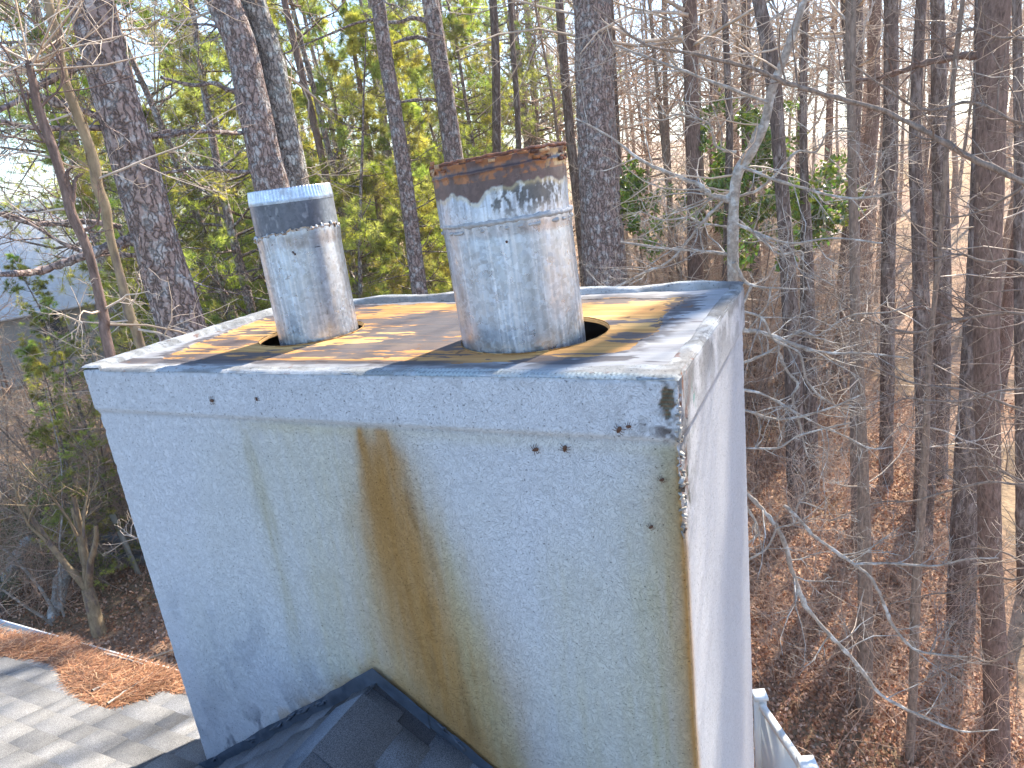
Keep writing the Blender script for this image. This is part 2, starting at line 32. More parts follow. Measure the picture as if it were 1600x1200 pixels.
# ------------------------------------------------------------------ noise
def _h(i, j, s):
    n = (i.astype(np.int64)*374761393 + j.astype(np.int64)*668265263 + s*1442695041) & 0xffffffff
    n = ((n ^ (n >> 13))*1274126177) & 0xffffffff
    return ((n ^ (n >> 16)) & 0xffff)/65535.
def vn(x, y, s=0):
    x = np.asarray(x, float); y = np.asarray(y, float)
    i = np.floor(x); j = np.floor(y); fx = x-i; fy = y-j; fx = fx*fx*(3-2*fx); fy = fy*fy*(3-2*fy)
    i = i.astype(np.int64); j = j.astype(np.int64)
    return (_h(i, j, s)*(1-fx)+_h(i+1, j, s)*fx)*(1-fy)+(_h(i, j+1, s)*(1-fx)+_h(i+1, j+1, s)*fx)*fy
def fbm(x, y, o=4, s=0):
    r = 0; a = .5; t = 0
    for k in range(o):
        r = r+a*vn(x*2**k, y*2**k, s+k*17); t += a; a *= .5
    return r/t
def ss(a, b, x):
    t = np.clip((x-a)/(b-a), 0, 1); return t*t*(3-2*t)
def lin(c): return np.array([((v/12.92) if v <= .04045 else ((v+.055)/1.055)**2.4) for v in c])

# ------------------------------------------------------------------ mesh builder
class Geo:
    def __init__(s): s.v = []; s.f = []; s.c = []; s.n = 0
    def add(s, v, f, c=None):
        v = np.asarray(v, float).reshape(-1, 3); f = np.asarray(f, np.int64)
        s.v.append(v); s.f.append(f+s.n); s.n += len(v)
        if c is not None:
            c = np.asarray(c, float)
            if c.ndim == 1: c = np.tile(c, (len(v), 1))
            if c.shape[1] == 3: c = np.hstack([c, np.ones((len(c), 1))])
            s.c.append(c)
    def tube(s, P, R, k=5, c=None, cap=True):
        P = np.asarray(P, float); R = np.asarray(R, float); n = len(P)
        T = np.gradient(P, axis=0); T /= np.linalg.norm(T, axis=1)[:, None]+1e-9
        ref = np.eye(3)[np.argmin(np.abs(T.mean(0)))]
        u = np.cross(T, ref); u /= np.linalg.norm(u, axis=1)[:, None]+1e-9; w = np.cross(T, u)
        a = np.arange(k)*2*math.pi/k
        V = P[:, None]+R[:, None, None]*(np.cos(a)[None, :, None]*u[:, None]+np.sin(a)[None, :, None]*w[:, None])
        i = np.arange(n-1)[:, None]*k; j = np.arange(k)[None]; jn = (j+1) % k
        F = np.stack([i+j, i+jn, i+k+jn, i+k+j], -1).reshape(-1, 4)
        s.add(V, F, c)
    def box(s, c, h, rot=None, col=None):
        v = np.array([[x, y, z] for x in (-1, 1) for y in (-1, 1) for z in (-1, 1)], float)*np.array(h)
        if rot is not None: v = v@np.array(rot).T
        v = v+np.array(c)
        s.add(v, [[0, 1, 3, 2], [4, 6, 7, 5], [0, 4, 5, 1], [2, 3, 7, 6], [0, 2, 6, 4], [1, 5, 7, 3]], col)
    def grid(s, V, c=None, mask=None, flip=False):
        n, m = V.shape[:2]
        i = np.arange(n-1)[:, None]*m; j = np.arange(m-1)[None]
        F = np.stack([i+j, i+j+1, i+m+j+1, i+m+j], -1)
        if flip: F = F[..., ::-1]
        F = F.reshape(-1, 4)
        if mask is not None: F = F[mask.reshape(-1)]
        s.add(V.reshape(-1, 3), F, None if c is None else c.reshape(-1, c.shape[-1]))
    def mesh(s, name, mat, smooth=False):
        me = bpy.data.meshes.new(name)
        V = np.vstack(s.v); me.vertices.add(len(V)); me.vertices.foreach_set('co', V.ravel())
        tot = sum(f.size for f in s.f); idx = np.concatenate([f.ravel() for f in s.f])
        ls = np.concatenate([np.full(len(f), f.shape[1]) for f in s.f])
        me.loops.add(tot); me.loops.foreach_set('vertex_index', idx.astype(np.int32))
        me.polygons.add(len(ls)); me.polygons.foreach_set('loop_start', np.concatenate([[0], np.cumsum(ls)[:-1]]).astype(np.int32))
        if smooth: me.polygons.foreach_set('use_smooth', np.ones(len(ls), bool))
        me.update(calc_edges=True); me.validate()
        if s.c:
            at = me.color_attributes.new('Col', 'FLOAT_COLOR', 'POINT'); at.data.foreach_set('color', np.vstack(s.c).ravel())
        me.materials.append(mat); return me
    def build(s, name, mat, parent=None, smooth=False, loc=None):
        o = bpy.data.objects.new(name, s.mesh(name, mat, smooth)); COL.objects.link(o)
        if parent: o.parent = parent
        if loc is not None: o.location = loc
        return o
def tag(o, label=None, cat=None, group=None, kind=None):
    if label: o['label'] = label
    if cat: o['category'] = cat
    if group: o['group'] = group
    if kind: o['kind'] = kind
    return o
def empty(name, loc=(0, 0, 0), label=None, cat=None, group=None):
    o = bpy.data.objects.new(name, None); COL.objects.link(o); o.location = loc; o.empty_display_size = .2
    return tag(o, label, cat, group)
def child(g, name, mat, root, smooth=False):
    """build geometry given in world coordinates as a child of root"""
    o = bpy.data.objects.new(name, g.mesh(name, mat, smooth)); COL.objects.link(o)
    o.parent = root
    L = root.matrix_world.translation if False else Vector(root.location)
    if root.parent: L = L+Vector(root.parent.location)
    o.location = -L
    return o

# ------------------------------------------------------------------ materials
def mat(name, col=(.5, .5, .5), rough=.8, attr=False, scale=20, var=.25, bump=.3, bdist=.01, detail=6, stretch=(1, 1, 1),
        metal=0, metal_attr=False, col2=None, spec=.3, trans=None, extra=None):
    m = bpy.data.materials.new(name); m.use_nodes = True; t = m.node_tree; N = t.nodes; Lk = t.links.new
    b = N['Principled BSDF']; b.inputs['Roughness'].default_value = rough; b.inputs['Specular IOR Level'].default_value = spec
    b.inputs['Metallic'].default_value = metal
    tc = N.new('ShaderNodeTexCoord'); mp = N.new('ShaderNodeMapping'); mp.inputs['Scale'].default_value = stretch
    Lk(tc.outputs['Object'], mp.inputs[0])
    nz = N.new('ShaderNodeTexNoise'); nz.inputs['Scale'].default_value = scale; nz.inputs['Detail'].default_value = detail
    nz.inputs['Roughness'].default_value = .65; Lk(mp.outputs[0], nz.inputs[0])
    if attr:
        a = N.new('ShaderNodeVertexColor'); a.layer_name = 'Col'; base = a.outputs[0]
        if metal_attr: Lk(a.outputs[1], b.inputs['Metallic'])
    else:
        r = N.new('ShaderNodeRGB'); r.outputs[0].default_value = (*col, 1); base = r.outputs[0]
    if col2 is not None:
        r2 = N.new('ShaderNodeRGB'); r2.outputs[0].default_value = (*col2, 1)
        n2 = N.new('ShaderNodeTexNoise'); n2.inputs['Scale'].default_value = scale*.35; n2.inputs['Detail'].default_value = 4; Lk(mp.outputs[0], n2.inputs[0])
        cr = N.new('ShaderNodeValToRGB'); cr.color_ramp.elements[0].position = .5; cr.color_ramp.elements[1].position = .62; Lk(n2.outputs[0], cr.inputs[0])
        mx = N.new('ShaderNodeMix'); mx.data_type = 'RGBA'; Lk(cr.outputs[0], mx.inputs['Factor']); Lk(base, mx.inputs['A']); Lk(r2.outputs[0], mx.inputs['B']); base = mx.outputs['Result']
    # value variation
    mr = N.new('ShaderNodeMapRange'); mr.inputs['From Min'].default_value = .3; mr.inputs['From Max'].default_value = .7
    mr.inputs['To Min'].default_value = 1-var; mr.inputs['To Max'].default_value = 1+var; Lk(nz.outputs[0], mr.inputs[0])
    vm = N.new('ShaderNodeVectorMath'); vm.operation = 'SCALE'; Lk(base, vm.inputs[0]); Lk(mr.outputs[0], vm.inputs['Scale'])
    Lk(vm.outputs[0], b.inputs['Base Color'])
    if bump:
        bp = N.new('ShaderNodeBump'); bp.inputs['Strength'].default_value = bump; bp.inputs['Distance'].default_value = bdist
        Lk(nz.outputs[0], bp.inputs['Height']); Lk(bp.outputs[0], b.inputs['Normal'])
    if trans:
        out = N['Material Output']; tr = N.new('ShaderNodeBsdfTranslucent'); ms = N.new('ShaderNodeMixShader'); ms.inputs[0].default_value = trans
        tv = N.new('ShaderNodeVectorMath'); tv.operation = 'MULTIPLY'; tv.inputs[1].default_value = (1.25, 1.2, .6); Lk(vm.outputs[0], tv.inputs[0]); Lk(tv.outputs[0], tr.inputs[0])
        Lk(b.outputs[0], ms.inputs[1]); Lk(tr.outputs[0], ms.inputs[2]); Lk(ms.outputs[0], out.inputs[0])
    if extra: extra(m, t, b, tc, vm, nz)
    return m

def stucco_extra(m, t, b, tc, vm, nz):
    N = t.nodes; Lk = t.links.new
    # swirled trowel texture: noise warped noise, plus fine grain
    w1 = N.new('ShaderNodeTexNoise'); w1.inputs['Scale'].default_value = 9; w1.inputs['Detail'].default_value = 3; Lk(tc.outputs['Object'], w1.inputs[0])
    sc = N.new('ShaderNodeVectorMath'); sc.operation = 'SCALE'; sc.inputs['Scale'].default_value = .35; Lk(w1.outputs['Color'], sc.inputs[0])
    ad = N.new('ShaderNodeVectorMath'); ad.operation = 'ADD'; Lk(tc.outputs['Object'], ad.inputs[0]); Lk(sc.outputs[0], ad.inputs[1])
    w2 = N.new('ShaderNodeTexNoise'); w2.inputs['Scale'].default_value = 55; w2.inputs['Detail'].default_value = 5; w2.inputs['Distortion'].default_value = 1.6; Lk(ad.outputs[0], w2.inputs[0])
    # crease lines where the noise crosses its middle
    s1 = N.new('ShaderNodeMath'); s1.operation = 'SUBTRACT'; s1.inputs[1].default_value = .5; Lk(w2.outputs[0], s1.inputs[0])
    s2 = N.new('ShaderNodeMath'); s2.operation = 'ABSOLUTE'; Lk(s1.outputs[0], s2.inputs[0])
    s3 = N.new('ShaderNodeMapRange'); s3.inputs['From Max'].default_value = .035; Lk(s2.outputs[0], s3.inputs[0])
    g = N.new('ShaderNodeTexNoise'); g.inputs['Scale'].default_value = 210; g.inputs['Detail'].default_value = 3; Lk(tc.outputs['Object'], g.inputs[0])
    a = N.new('ShaderNodeMath'); a.operation = 'MULTIPLY_ADD'; a.inputs[1].default_value = .45; Lk(g.outputs[0], a.inputs[0]); Lk(s3.outputs[0], a.inputs[2])
    a2 = N.new('ShaderNodeMath'); a2.operation = 'MULTIPLY_ADD'; a2.inputs[1].default_value = 1.2; Lk(w2.outputs[0], a2.inputs[0]); Lk(a.outputs[0], a2.inputs[2])
    bp = N.new('ShaderNodeBump'); bp.inputs['Strength'].default_value = .65; bp.inputs['Distance'].default_value = .0024
    Lk(a2.outputs[0], bp.inputs['Height']); Lk(bp.outputs[0], b.inputs['Normal'])
    # darker creases and dark specks
    mr = N.new('ShaderNodeMapRange'); mr.inputs['To Min'].default_value = .91; mr.inputs['To Max'].default_value = 1.0; Lk(s3.outputs[0], mr.inputs[0])
    sp = N.new('ShaderNodeTexNoise'); sp.inputs['Scale'].default_value = 120; sp.inputs['Detail'].default_value = 2; Lk(tc.outputs['Object'], sp.inputs[0])
    sr = N.new('ShaderNodeMapRange'); sr.inputs['From Min'].default_value = .29; sr.inputs['From Max'].default_value = .37; sr.inputs['To Min'].default_value = .45; Lk(sp.outputs[0], sr.inputs[0])
    mm = N.new('ShaderNodeMath'); mm.operation = 'MULTIPLY'; Lk(mr.outputs[0], mm.inputs[0]); Lk(sr.outputs[0], mm.inputs[1])
    v2 = N.new('ShaderNodeVectorMath'); v2.operation = 'SCALE'; Lk(vm.outputs[0], v2.inputs[0]); Lk(mm.outputs[0], v2.inputs['Scale'])
    Lk(v2.outputs[0], b.inputs['Base Color'])
def metal_extra(m, t, b, tc, vm, nz):
    N = t.nodes; Lk = t.links.new
    v = N.new('ShaderNodeTexVoronoi'); v.inputs['Scale'].default_value = 75; v.inputs['Randomness'].default_value = 1
    n3 = N.new('ShaderNodeTexNoise'); n3.inputs['Scale'].default_value = 60; Lk(tc.outputs['Object'], n3.inputs[0])
    sc = N.new('ShaderNodeVectorMath'); sc.operation = 'SCALE'; sc.inputs['Scale'].default_value = .04; Lk(n3.outputs['Color'], sc.inputs[0])
    ad = N.new('ShaderNodeVectorMath'); ad.operation = 'ADD'; Lk(tc.outputs['Object'], ad.inputs[0]); Lk(sc.outputs[0], ad.inputs[1]); Lk(ad.outputs[0], v.inputs[0])
    sx = N.new('ShaderNodeSeparateColor'); Lk(v.outputs['Color'], sx.inputs[0])
    mr = N.new('ShaderNodeMapRange'); mr.inputs['To Min'].default_value = .84; mr.inputs['To Max'].default_value = 1.16; Lk(sx.outputs[0], mr.inputs[0])
    v2 = N.new('ShaderNodeVectorMath'); v2.operation = 'SCALE'; Lk(vm.outputs[0], v2.inputs[0]); Lk(mr.outputs[0], v2.inputs['Scale']); Lk(v2.outputs[0], b.inputs['Base Color'])
    rr = N.new('ShaderNodeMapRange'); rr.inputs['To Min'].default_value = .27; rr.inputs['To Max'].default_value = .42; Lk(sx.outputs[1], rr.inputs[0]); Lk(rr.outputs[0], b.inputs['Roughness'])
def shingle_extra(m, t, b, tc, vm, nz):
    N = t.nodes; Lk = t.links.new
    g = N.new('ShaderNodeTexNoise'); g.inputs['Scale'].default_value = 330; g.inputs['Detail'].default_value = 2; Lk(tc.outputs['Object'], g.inputs[0])
    mr = N.new('ShaderNodeMapRange'); mr.inputs['From Min'].default_value = .35; mr.inputs['From Max'].default_value = .65; mr.inputs['To Min'].default_value = .55; mr.inputs['To Max'].default_value = 1.5; Lk(g.outputs[0], mr.inputs[0])
    v2 = N.new('ShaderNodeVectorMath'); v2.operation = 'SCALE'; Lk(vm.outputs[0], v2.inputs[0]); Lk(mr.outputs[0], v2.inputs['Scale']); Lk(v2.outputs[0], b.inputs['Base Color'])
    bp = N.new('ShaderNodeBump'); bp.inputs['Strength'].default_value = .6; bp.inputs['Distance'].default_value = .002; Lk(g.outputs[0], bp.inputs['Height']); Lk(bp.outputs[0], b.inputs['Normal'])
def bark_extra(m, t, b, tc, vm, nz):
    N = t.nodes; Lk = t.links.new
    v = N.new('ShaderNodeTexVoronoi'); v.feature = 'DISTANCE_TO_EDGE'; v.inputs['Scale'].default_value = 16
    mp = N.new('ShaderNodeMapping'); mp.inputs['Scale'].default_value = (1, 1, .28)
    n3 = N.new('ShaderNodeTexNoise'); n3.inputs['Scale'].default_value = 14; n3.inputs['Detail'].default_value = 4; Lk(tc.outputs['Object'], n3.inputs[0])
    sc = N.new('ShaderNodeVectorMath'); sc.operation = 'SCALE'; sc.inputs['Scale'].default_value = .12; Lk(n3.outputs['Color'], sc.inputs[0])
    ad = N.new('ShaderNodeVectorMath'); ad.operation = 'ADD'; Lk(tc.outputs['Object'], ad.inputs[0]); Lk(sc.outputs[0], ad.inputs[1]); Lk(ad.outputs[0], mp.inputs[0]); Lk(mp.outputs[0], v.inputs[0])
    mr = N.new('ShaderNodeMapRange'); mr.inputs['From Max'].default_value = .16; mr.inputs['To Min'].default_value = .4; mr.inputs['To Max'].default_value = 1.1; Lk(v.outputs[0], mr.inputs[0])
    v2 = N.new('ShaderNodeVectorMath'); v2.operation = 'SCALE'; Lk(vm.outputs[0], v2.inputs[0]); Lk(mr.outputs[0], v2.inputs['Scale']); Lk(v2.outputs[0], b.inputs['Base Color'])
    bp = N.new('ShaderNodeBump'); bp.inputs['Strength'].default_value = .9; bp.inputs['Distance'].default_value = .02; Lk(mr.outputs[0], bp.inputs['Height'])
    bp2 = N.new('ShaderNodeBump'); bp2.inputs['Strength'].default_value = .6; bp2.inputs['Distance'].default_value = .01; Lk(nz.outputs[0], bp2.inputs['Height']); Lk(bp.outputs[0], bp2.inputs['Normal']); Lk(bp2.outputs[0], b.inputs['Normal'])

MT = dict(
    stucco=mat('stucco', attr=True, rough=.92, scale=60, var=.05, extra=stucco_extra, spec=.15),
    wood=mat('weathered_plywood', attr=True, rough=.8, scale=45, var=.16, stretch=(.18, 1, 1), bump=.5, bdist=.003),
    metal=mat('galvanized_metal', attr=True, metal_attr=True, scale=35, var=.12, stretch=(1, 1, .12), bump=.12, bdist=.002, extra=metal_extra, spec=.5),
    rust=mat('rusted_metal', attr=True, scale=70, var=.35, bump=.5, bdist=.003, rough=.75),
    shingle=mat('asphalt_shingle', attr=True, scale=9, var=.14, rough=.95, extra=shingle_extra, spec=.15),
    flash=mat('flashing_rubber', (.06, .078, .105), rough=.6, scale=14, var=.3, bump=.4, bdist=.01),
    caulk=mat('sealant', (.42, .4, .38), rough=.7, scale=60, var=.3, bump=.6, bdist=.004),
    white=mat('white_vinyl', (.72, .73, .7), rough=.45, scale=3, var=.05, bump=0, spec=.5),
    litter=mat('leaf_litter_ground', attr=True, rough=.95, scale=7, var=.5, bump=.8, bdist=.06, detail=8),
    leaf=mat('fallen_leaf', attr=True, rough=.8, scale=3, var=.2, bump=0),
    needle=mat('dry_pine_needle', attr=True, rough=.6, scale=8, var=.25, bump=0),
    pine=mat('pine_bark', (.33, .245, .21), rough=.9, scale=25, var=.35, col2=(.45, .41, .38), extra=bark_extra, spec=.1),
    lichen=mat('lichen_bark', (.33, .285, .25), rough=.9, scale=22, var=.3, col2=(.48, .48, .44), extra=bark_extra, spec=.1),
    red=mat('reddish_bark', (.22, .15, .12), rough=.9, scale=34, var=.55, bump=.8, bdist=.02, spec=.1, stretch=(1, 1, .3)),
    tan=mat('tan_bark', (.34, .25, .15), rough=.85, scale=20, var=.35, bump=.6, bdist=.01, col2=(.2, .15, .12), spec=.15, stretch=(1, 1, .4)),
    dark=mat('dark_bark', (.16, .118, .098), rough=.9, scale=34, var=.6, bump=.8, bdist=.02, spec=.1, stretch=(1, 1, .3), col2=(.29, .24, .21)),
    mid=mat('grey_brown_bark', (.27, .205, .16), rough=.9, scale=34, var=.5, bump=.7, bdist=.015, spec=.1, stretch=(1, 1, .3)),
    pale=mat('pale_grey_bark', (.36, .31, .26), rough=.85, scale=26, var=.4, bump=.5, bdist=.008, col2=(.52, .5, .46), spec=.15),
    twig=mat('pale_twig', (.60, .475, .36), rough=.7, scale=3, var=.35, bump=0, spec=.3),
    twig_red=mat('reddish_twig', (.50, .335, .235), rough=.7, scale=3, var=.35, bump=0, spec=.3),
    green=mat('pine_foliage', attr=True, rough=.55, scale=.9, var=.35, bump=0, trans=.6, spec=.4),
    greenleaf=mat('evergreen_leaf', attr=True, rough=.35, scale=2, var=.3, bump=0, trans=.35, spec=.6),
    water=mat('creek_water', (.16, .10, .06), rough=.45, scale=6, var=.4, bump=.4, bdist=.03, spec=.15),
    stone=mat('grey_block', (.2, .2, .2), rough=.9, scale=12, var=.25, bump=.5, bdist=.02),
    roofgrey=mat('far_roof', (.62, .62, .63), rough=.9, scale=5, var=.12, bump=0),
    siding=mat('siding', (.3, .28, .25), rough=.7, scale=4, var=.06, bump=0),
    dirt=mat('dirt_track', (.42, .36, .28), rough=.95, scale=2, var=.2, bump=0),
    glass=mat('window_glass', (.04, .05, .06), rough=.15, scale=2, var=.1, bump=0, spec=.8),
    dark_in=mat('shaft_lining', (.05, .04, .035), rough=.9, scale=20, var=.3, bump=0),
    planks=mat('weathered_plank', (.42, .38, .31), rough=.85, scale=14, var=.25, bump=.3, bdist=.01, stretch=(1, 1, .2)),
    bug=mat('bug_shell', (.1, .045, .025), rough=.5, scale=200, var=.3, bump=0),
)

# ------------------------------------------------------------------ terrain
CK = np.array(DATA['creek'])[:, :2]
def creek_d(x, y):
    cx = np.interp(y, CK[:, 1], CK[:, 0])+np.where(y > 14.8, -(y-14.8)*.15, 0)+np.where(y < 7.2, (7.2-y)*.05, 0)
    return np.abs(x-cx-.95)
def gz(x, y):
    x = np.asarray(x, float); y = np.asarray(y, float)
    d = creek_d(x, y)
    z = -1.35*np.exp(-(d/2.0)**2)*ss(-6, 2, y)*(1-ss(9, 13, y))
    z = z-.25*ss(1, 6, x)*ss(0, 5, y)
    z = z+(fbm(x*.25, y*.25, 3, 5)-.5)*.5*ss(3, 10, np.hypot(x-1, y-3))
    r = np.hypot(x, y); z = z+ss(25, 110, r)*2.0+ss(100, 240, r)*15*(.6+.5*fbm(x*.01, y*.01, 2, 9))*np.clip(ss(-30, -140, x)*1+.12, 0, 1)
    z = z+ss(6, 14, -x)*.4
    return z
def build_ground():
    rs = np.concatenate([np.linspace(0, 20, 90), np.geomspace(20.3, 900, 80)]); th = np.linspace(0, 2*math.pi, 361)
    Rg, Tg = np.meshgrid(rs, th, indexing='ij'); x = 1+Rg*np.cos(Tg); y = 3+Rg*np.sin(Tg); z = gz(x, y)
    n = fbm(x*1.3, y*1.3, 4, 3)[..., None]; n2 = fbm(x*.09, y*.09, 3, 33)[..., None]
    c = np.array([.27, .15, .09])*(1-n)+np.array([.46, .29, .18])*n
    far = ss(35, 60, Rg)[..., None]*ss(.42, .55, n2)
    c = c*(1-far)+np.array([.42, .27, .13])*far
    g = (ss(.5, .65, fbm(x*.5, y*.5, 3, 61))*.35)[..., None]; c = c*(1-g)+np.array([.07, .09, .03])*g
    dark_behind = (ss(-3, -8, y)*.92)[..., None]; c = c*(1-dark_behind)+np.array([.065, .065, .06])*dark_behind  # ground behind the camera painted dark, as if shaded, to cut warm bounce
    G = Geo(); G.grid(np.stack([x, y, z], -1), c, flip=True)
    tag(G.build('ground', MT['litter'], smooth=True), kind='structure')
build_ground()
def creek():
    G = Geo(); ys = np.linspace(2, 11.5, 60); cx = np.array([np.interp(y, CK[:, 1], CK[:, 0]) for y in ys])+np.where(ys > 14.8, -(ys-14.8)*.15, 0)+.95+np.where(ys < 7.2, (7.2-ys)*.05, 0)
    V = np.stack([np.stack([cx+s*(.5+.25*np.sin(ys*1.7+s)), ys, np.full_like(ys, -1.42)], -1) for s in (-1, 1)], 1)
    G.grid(V); tag(G.build('creek_water', MT['water'], smooth=True), kind='structure')
creek()
def paths():
    for i, s in enumerate(DATA['road']):
        P = np.array(s); n = 30; t = np.linspace(0, len(P)-1, n); c = np.stack([np.interp(t, range(len(P)), P[:, k]) for k in (0, 1)], -1)
        T = np.gradient(c, axis=0); T /= np.linalg.norm(T, axis=1)[:, None]; Nn = np.stack([-T[:, 1], T[:, 0]], -1); wd = (.9, 2.2, 1.5)[i]
        V = []
        for k in (-1, -.33, .33, 1):
            q = c+Nn*wd*k; V.append(np.stack([q[:, 0], q[:, 1], gz(q[:, 0], q[:, 1])+.06], -1))
        G = Geo(); G.grid(np.stack(V, 1)); tag(G.build('path', MT['dirt']), kind='structure')
paths()

# ------------------------------------------------------------------ chimney
W, D, BAND = 2.2, 1.139, .157
chim = empty('chimney', (0, 0, 0), 'big white stucco chimney stained with rust streaks, in front of the woods', 'chimney')
WHITE = np.array([.59, .60, .62]); RUST = np.array([.35, .19, .062]); OLIVE = np.array([.47, .42, .25]); DIRT = np.array([.20, .19, .18])  # WHITE holds a slight blue tint for sky shade on the front
def streak(x, v, pts, ntw=.35, seed=0, k=1, p=2):
    """pts: (v, x centre, half width, strength)"""
    P = np.array(pts); c = np.interp(v, P[:, 0], P[:, 1]); h = np.interp(v, P[:, 0], P[:, 2]); s = np.interp(v, P[:, 0], P[:, 3], left=0, right=P[-1, 3])
    xx = x+(fbm(x*9, v*3, 3, seed)-.5)*.07+(fbm(x*30, v*14, 3, seed+1)-.5)*.03
    d = np.abs(xx-c)/h
    m = np.exp(-(d**p)*k)*s
    fine = fbm(x*60, v*5, 3, seed+3); return np.clip(m*(1-ntw+2*ntw*fine), 0, 1)
def mixc(c, m, col): return c*(1-m[..., None])+col*m[..., None]
def band_off(v, u):
    return .007*(1-ss(BAND-.008, BAND+.010, v+.006*(vn(u*7, u*0, 3)-.5)))
EDGE_R = lambda v: .007*ss(.6, 1, vn(v*33, v*0+1, 71))*(1-ss(.35, .5, v))+.0018*vn(v*60, v*0, 72)
def wall(name, org, ud, nd, width, height, colf, dispf, n, m):
    u = np.linspace(0, 1, n); v = np.linspace(0, height, m)
    Uu, Vv = np.meshgrid(u, v, indexing='ij'); b = band_off(Vv, Uu*0); us = Uu*width
    ef = np.minimum(us, width-us)
    tp = ss(0, .02, ef)
    d = b+dispf(us, Vv)*tp
    round_ = .004*(1-ss(0, .012, ef))+EDGE_R(Vv)*(1-ss(0, .03, ef))
    uo = us+b*(2*Uu-1)+round_*np.where(Uu < .5, 1, -1)*(1-tp)
    d = d-round_
    top = .004*(1-ss(0, .01, Vv))+.004*vn(us*25, Vv*0, 7)*(1-ss(0, .02, Vv)); d = d-top
    P = np.array(org)+uo[..., None]*np.array(ud)+d[..., None]*np.array(nd); P[..., 2] -= Vv
    P[..., 2] -= (.004*vn(us*18, Vv*0, 9))*(1-ss(0, .01, Vv))
    c = colf(us, Vv); G = Geo(); G.grid(P, c, flip=True)
    return child(G, name, MT['stucco'], chim, True)
def front_col(u, v):
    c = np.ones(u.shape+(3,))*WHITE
    c = c*(1+(fbm(u*2, v*2, 3, 1)-.5)*.10)[..., None]
    c = mixc(c, .30*ss(.45, .7, fbm(u*3, v*1.2, 4, 2))*ss(.15, .35, v), np.array([.56, .56, .50]))
    below = ss(BAND, BAND+.03, v)
    # yellow wash spreading below the band
    c = mixc(c, np.clip(streak(u, v, [(.16, 1.05, .36, .36), (.5, 1.1, .34, .36), (1.0, 1.18, .28, .5), (1.1, 1.15, .28, .7)], .5, 10)*below, 0, 1), OLIVE*1.08)
    c = mixc(c, .30*np.exp(-((v-.185)/.025)**2)*ss(.6, .9, u)*(.4+fbm(u*5, v*20, 3, 8)), OLIVE*1.1)
    c = mixc(c, streak(u, v, [(.2, .738, .02, .25), (.3, .735, .03, .4), (.5, .75, .035, .5), (.7, .74, .05, .3), (.9, .765, .045, .4), (1.25, .735, .06, .1)], .7, 12), OLIVE*.9)
    c = mixc(c, streak(u, v, [(.55, .92, .05, 0), (.75, .93, .07, .35), (1.3, .95, .09, .3)], .5, 14), OLIVE)
    # main rust run
    c = mixc(c, streak(u, v, [(.16, 1.29, .10, .4), (.3, 1.29, .14, .65), (.5, 1.30, .19, .72), (.8, 1.34, .24, .75), (1.0, 1.37, .27, .8), (1.3, 1.47, .21, .8)], .35, 27, .9, 2.5)*below, np.array([.42, .30, .14]))
    ms = streak(u, v, [(.15, 1.33, .020, .85), (.25, 1.33, .05, .9), (.35, 1.315, .07, .9), (.45, 1.30, .10, .9), (.7, 1.325, .13, .9), (.93, 1.355, .18, .9), (1.1, 1.40, .19, .88), (1.35, 1.47, .16, .88), (2.4, 1.5, .12, .6)], .22, 20, .8, 2.4)
    c = mixc(c, ms*below, RUST*1.12)
    ms = streak(u, v, [(.15, 1.253, .014, .9), (.25, 1.252, .03, .9), (.45, 1.26, .045, .8), (.7, 1.275, .05, .5), (1.0, 1.31, .06, .2)], .3, 22)
    c = mixc(c, ms*below, RUST*1.05)
    c = mixc(c, ms*0+.6*ss(.5, .7, fbm(u*24, v*5, 4, 23))*streak(u, v, [(.2, 1.3, .05, 1), (1.3, 1.46, .12, 1)], .2, 29), RUST*.65)
    c = mixc(c, streak(u, v, [(.4, 1.45, .05, .0), (.6, 1.48, .06, .4), (1.0, 1.52, .08, .5), (1.4, 1.58, .08, .45)], .4, 24), OLIVE)
    # right corner
    c = mixc(c, streak(u, v, [(.15, 2.20, .09, .45), (.4, 2.2, .16, .75), (.9, 2.18, .23, .72), (1.3, 2.16, .25, .7), (2.4, 2.15, .2, .5)], .35, 30)*ss(.15, .2, v), OLIVE*.95)
    c = mixc(c, np.exp(-((2.2-u)/(.012+.01*fbm(v*6, v*0, 3, 4)))**2)*ss(.16, .22, v)*.95, RUST*1.1)
    c = mixc(c, np.exp(-((2.2-u)/(.05+.04*fbm(v*5, v*0, 3, 14)))**2)*ss(.16, .3, v)*.6, RUST*1.2)
    c = mixc(c, np.exp(-((2.17-u)/.04)**2)*ss(.15, .2, v)*(1-ss(.25, .6, v))*.5, OLIVE*.7)
    c = mixc(c, streak(u, v, [(.4, 1.84, .04, 0), (.6, 1.85, .08, .28), (1.0, 1.85, .12, .34), (1.6, 1.86, .14, .3)], .6, 32), OLIVE*1.05)
    # rust following the flashing
    fl = 1.076+.69*np.abs(u-1.1); dd = fl-v
    c = mixc(c, np.exp(-(np.clip(dd, 0, 1)/.05)**2)*np.where(u > 1.15, .85, .55)*ss(.25, .6, fbm(u*14, v*14, 3, 40))*(u > .55), RUST*np.array([1.1, 1.25, 1.6]))
    # mildew low on the left and grime on the band
    c = mixc(c, ss(.52, .66, fbm(u*14, v*9, 4, 50))*np.exp(-(np.clip(dd, 0, 1)/.11)**2)*(1-ss(.45, .9, u))*.85, np.array([.17, .18, .21]))
    c = mixc(c, ss(.55, .7, fbm(u*9, v*6, 4, 51))*ss(.8, 1.1, v)*(1-ss(.6, 1.0, u))*.35, np.array([.3, .32, .36]))
    g = ss(.53, .68, fbm(u*38, v*38, 4, 52))*(v < BAND)*(.08+.65*np.exp(-((2.2-u)/.12)**2)+.25*np.exp(-(v/.02)**2))
    c = mixc(c, np.clip(g, 0, 1), DIRT)
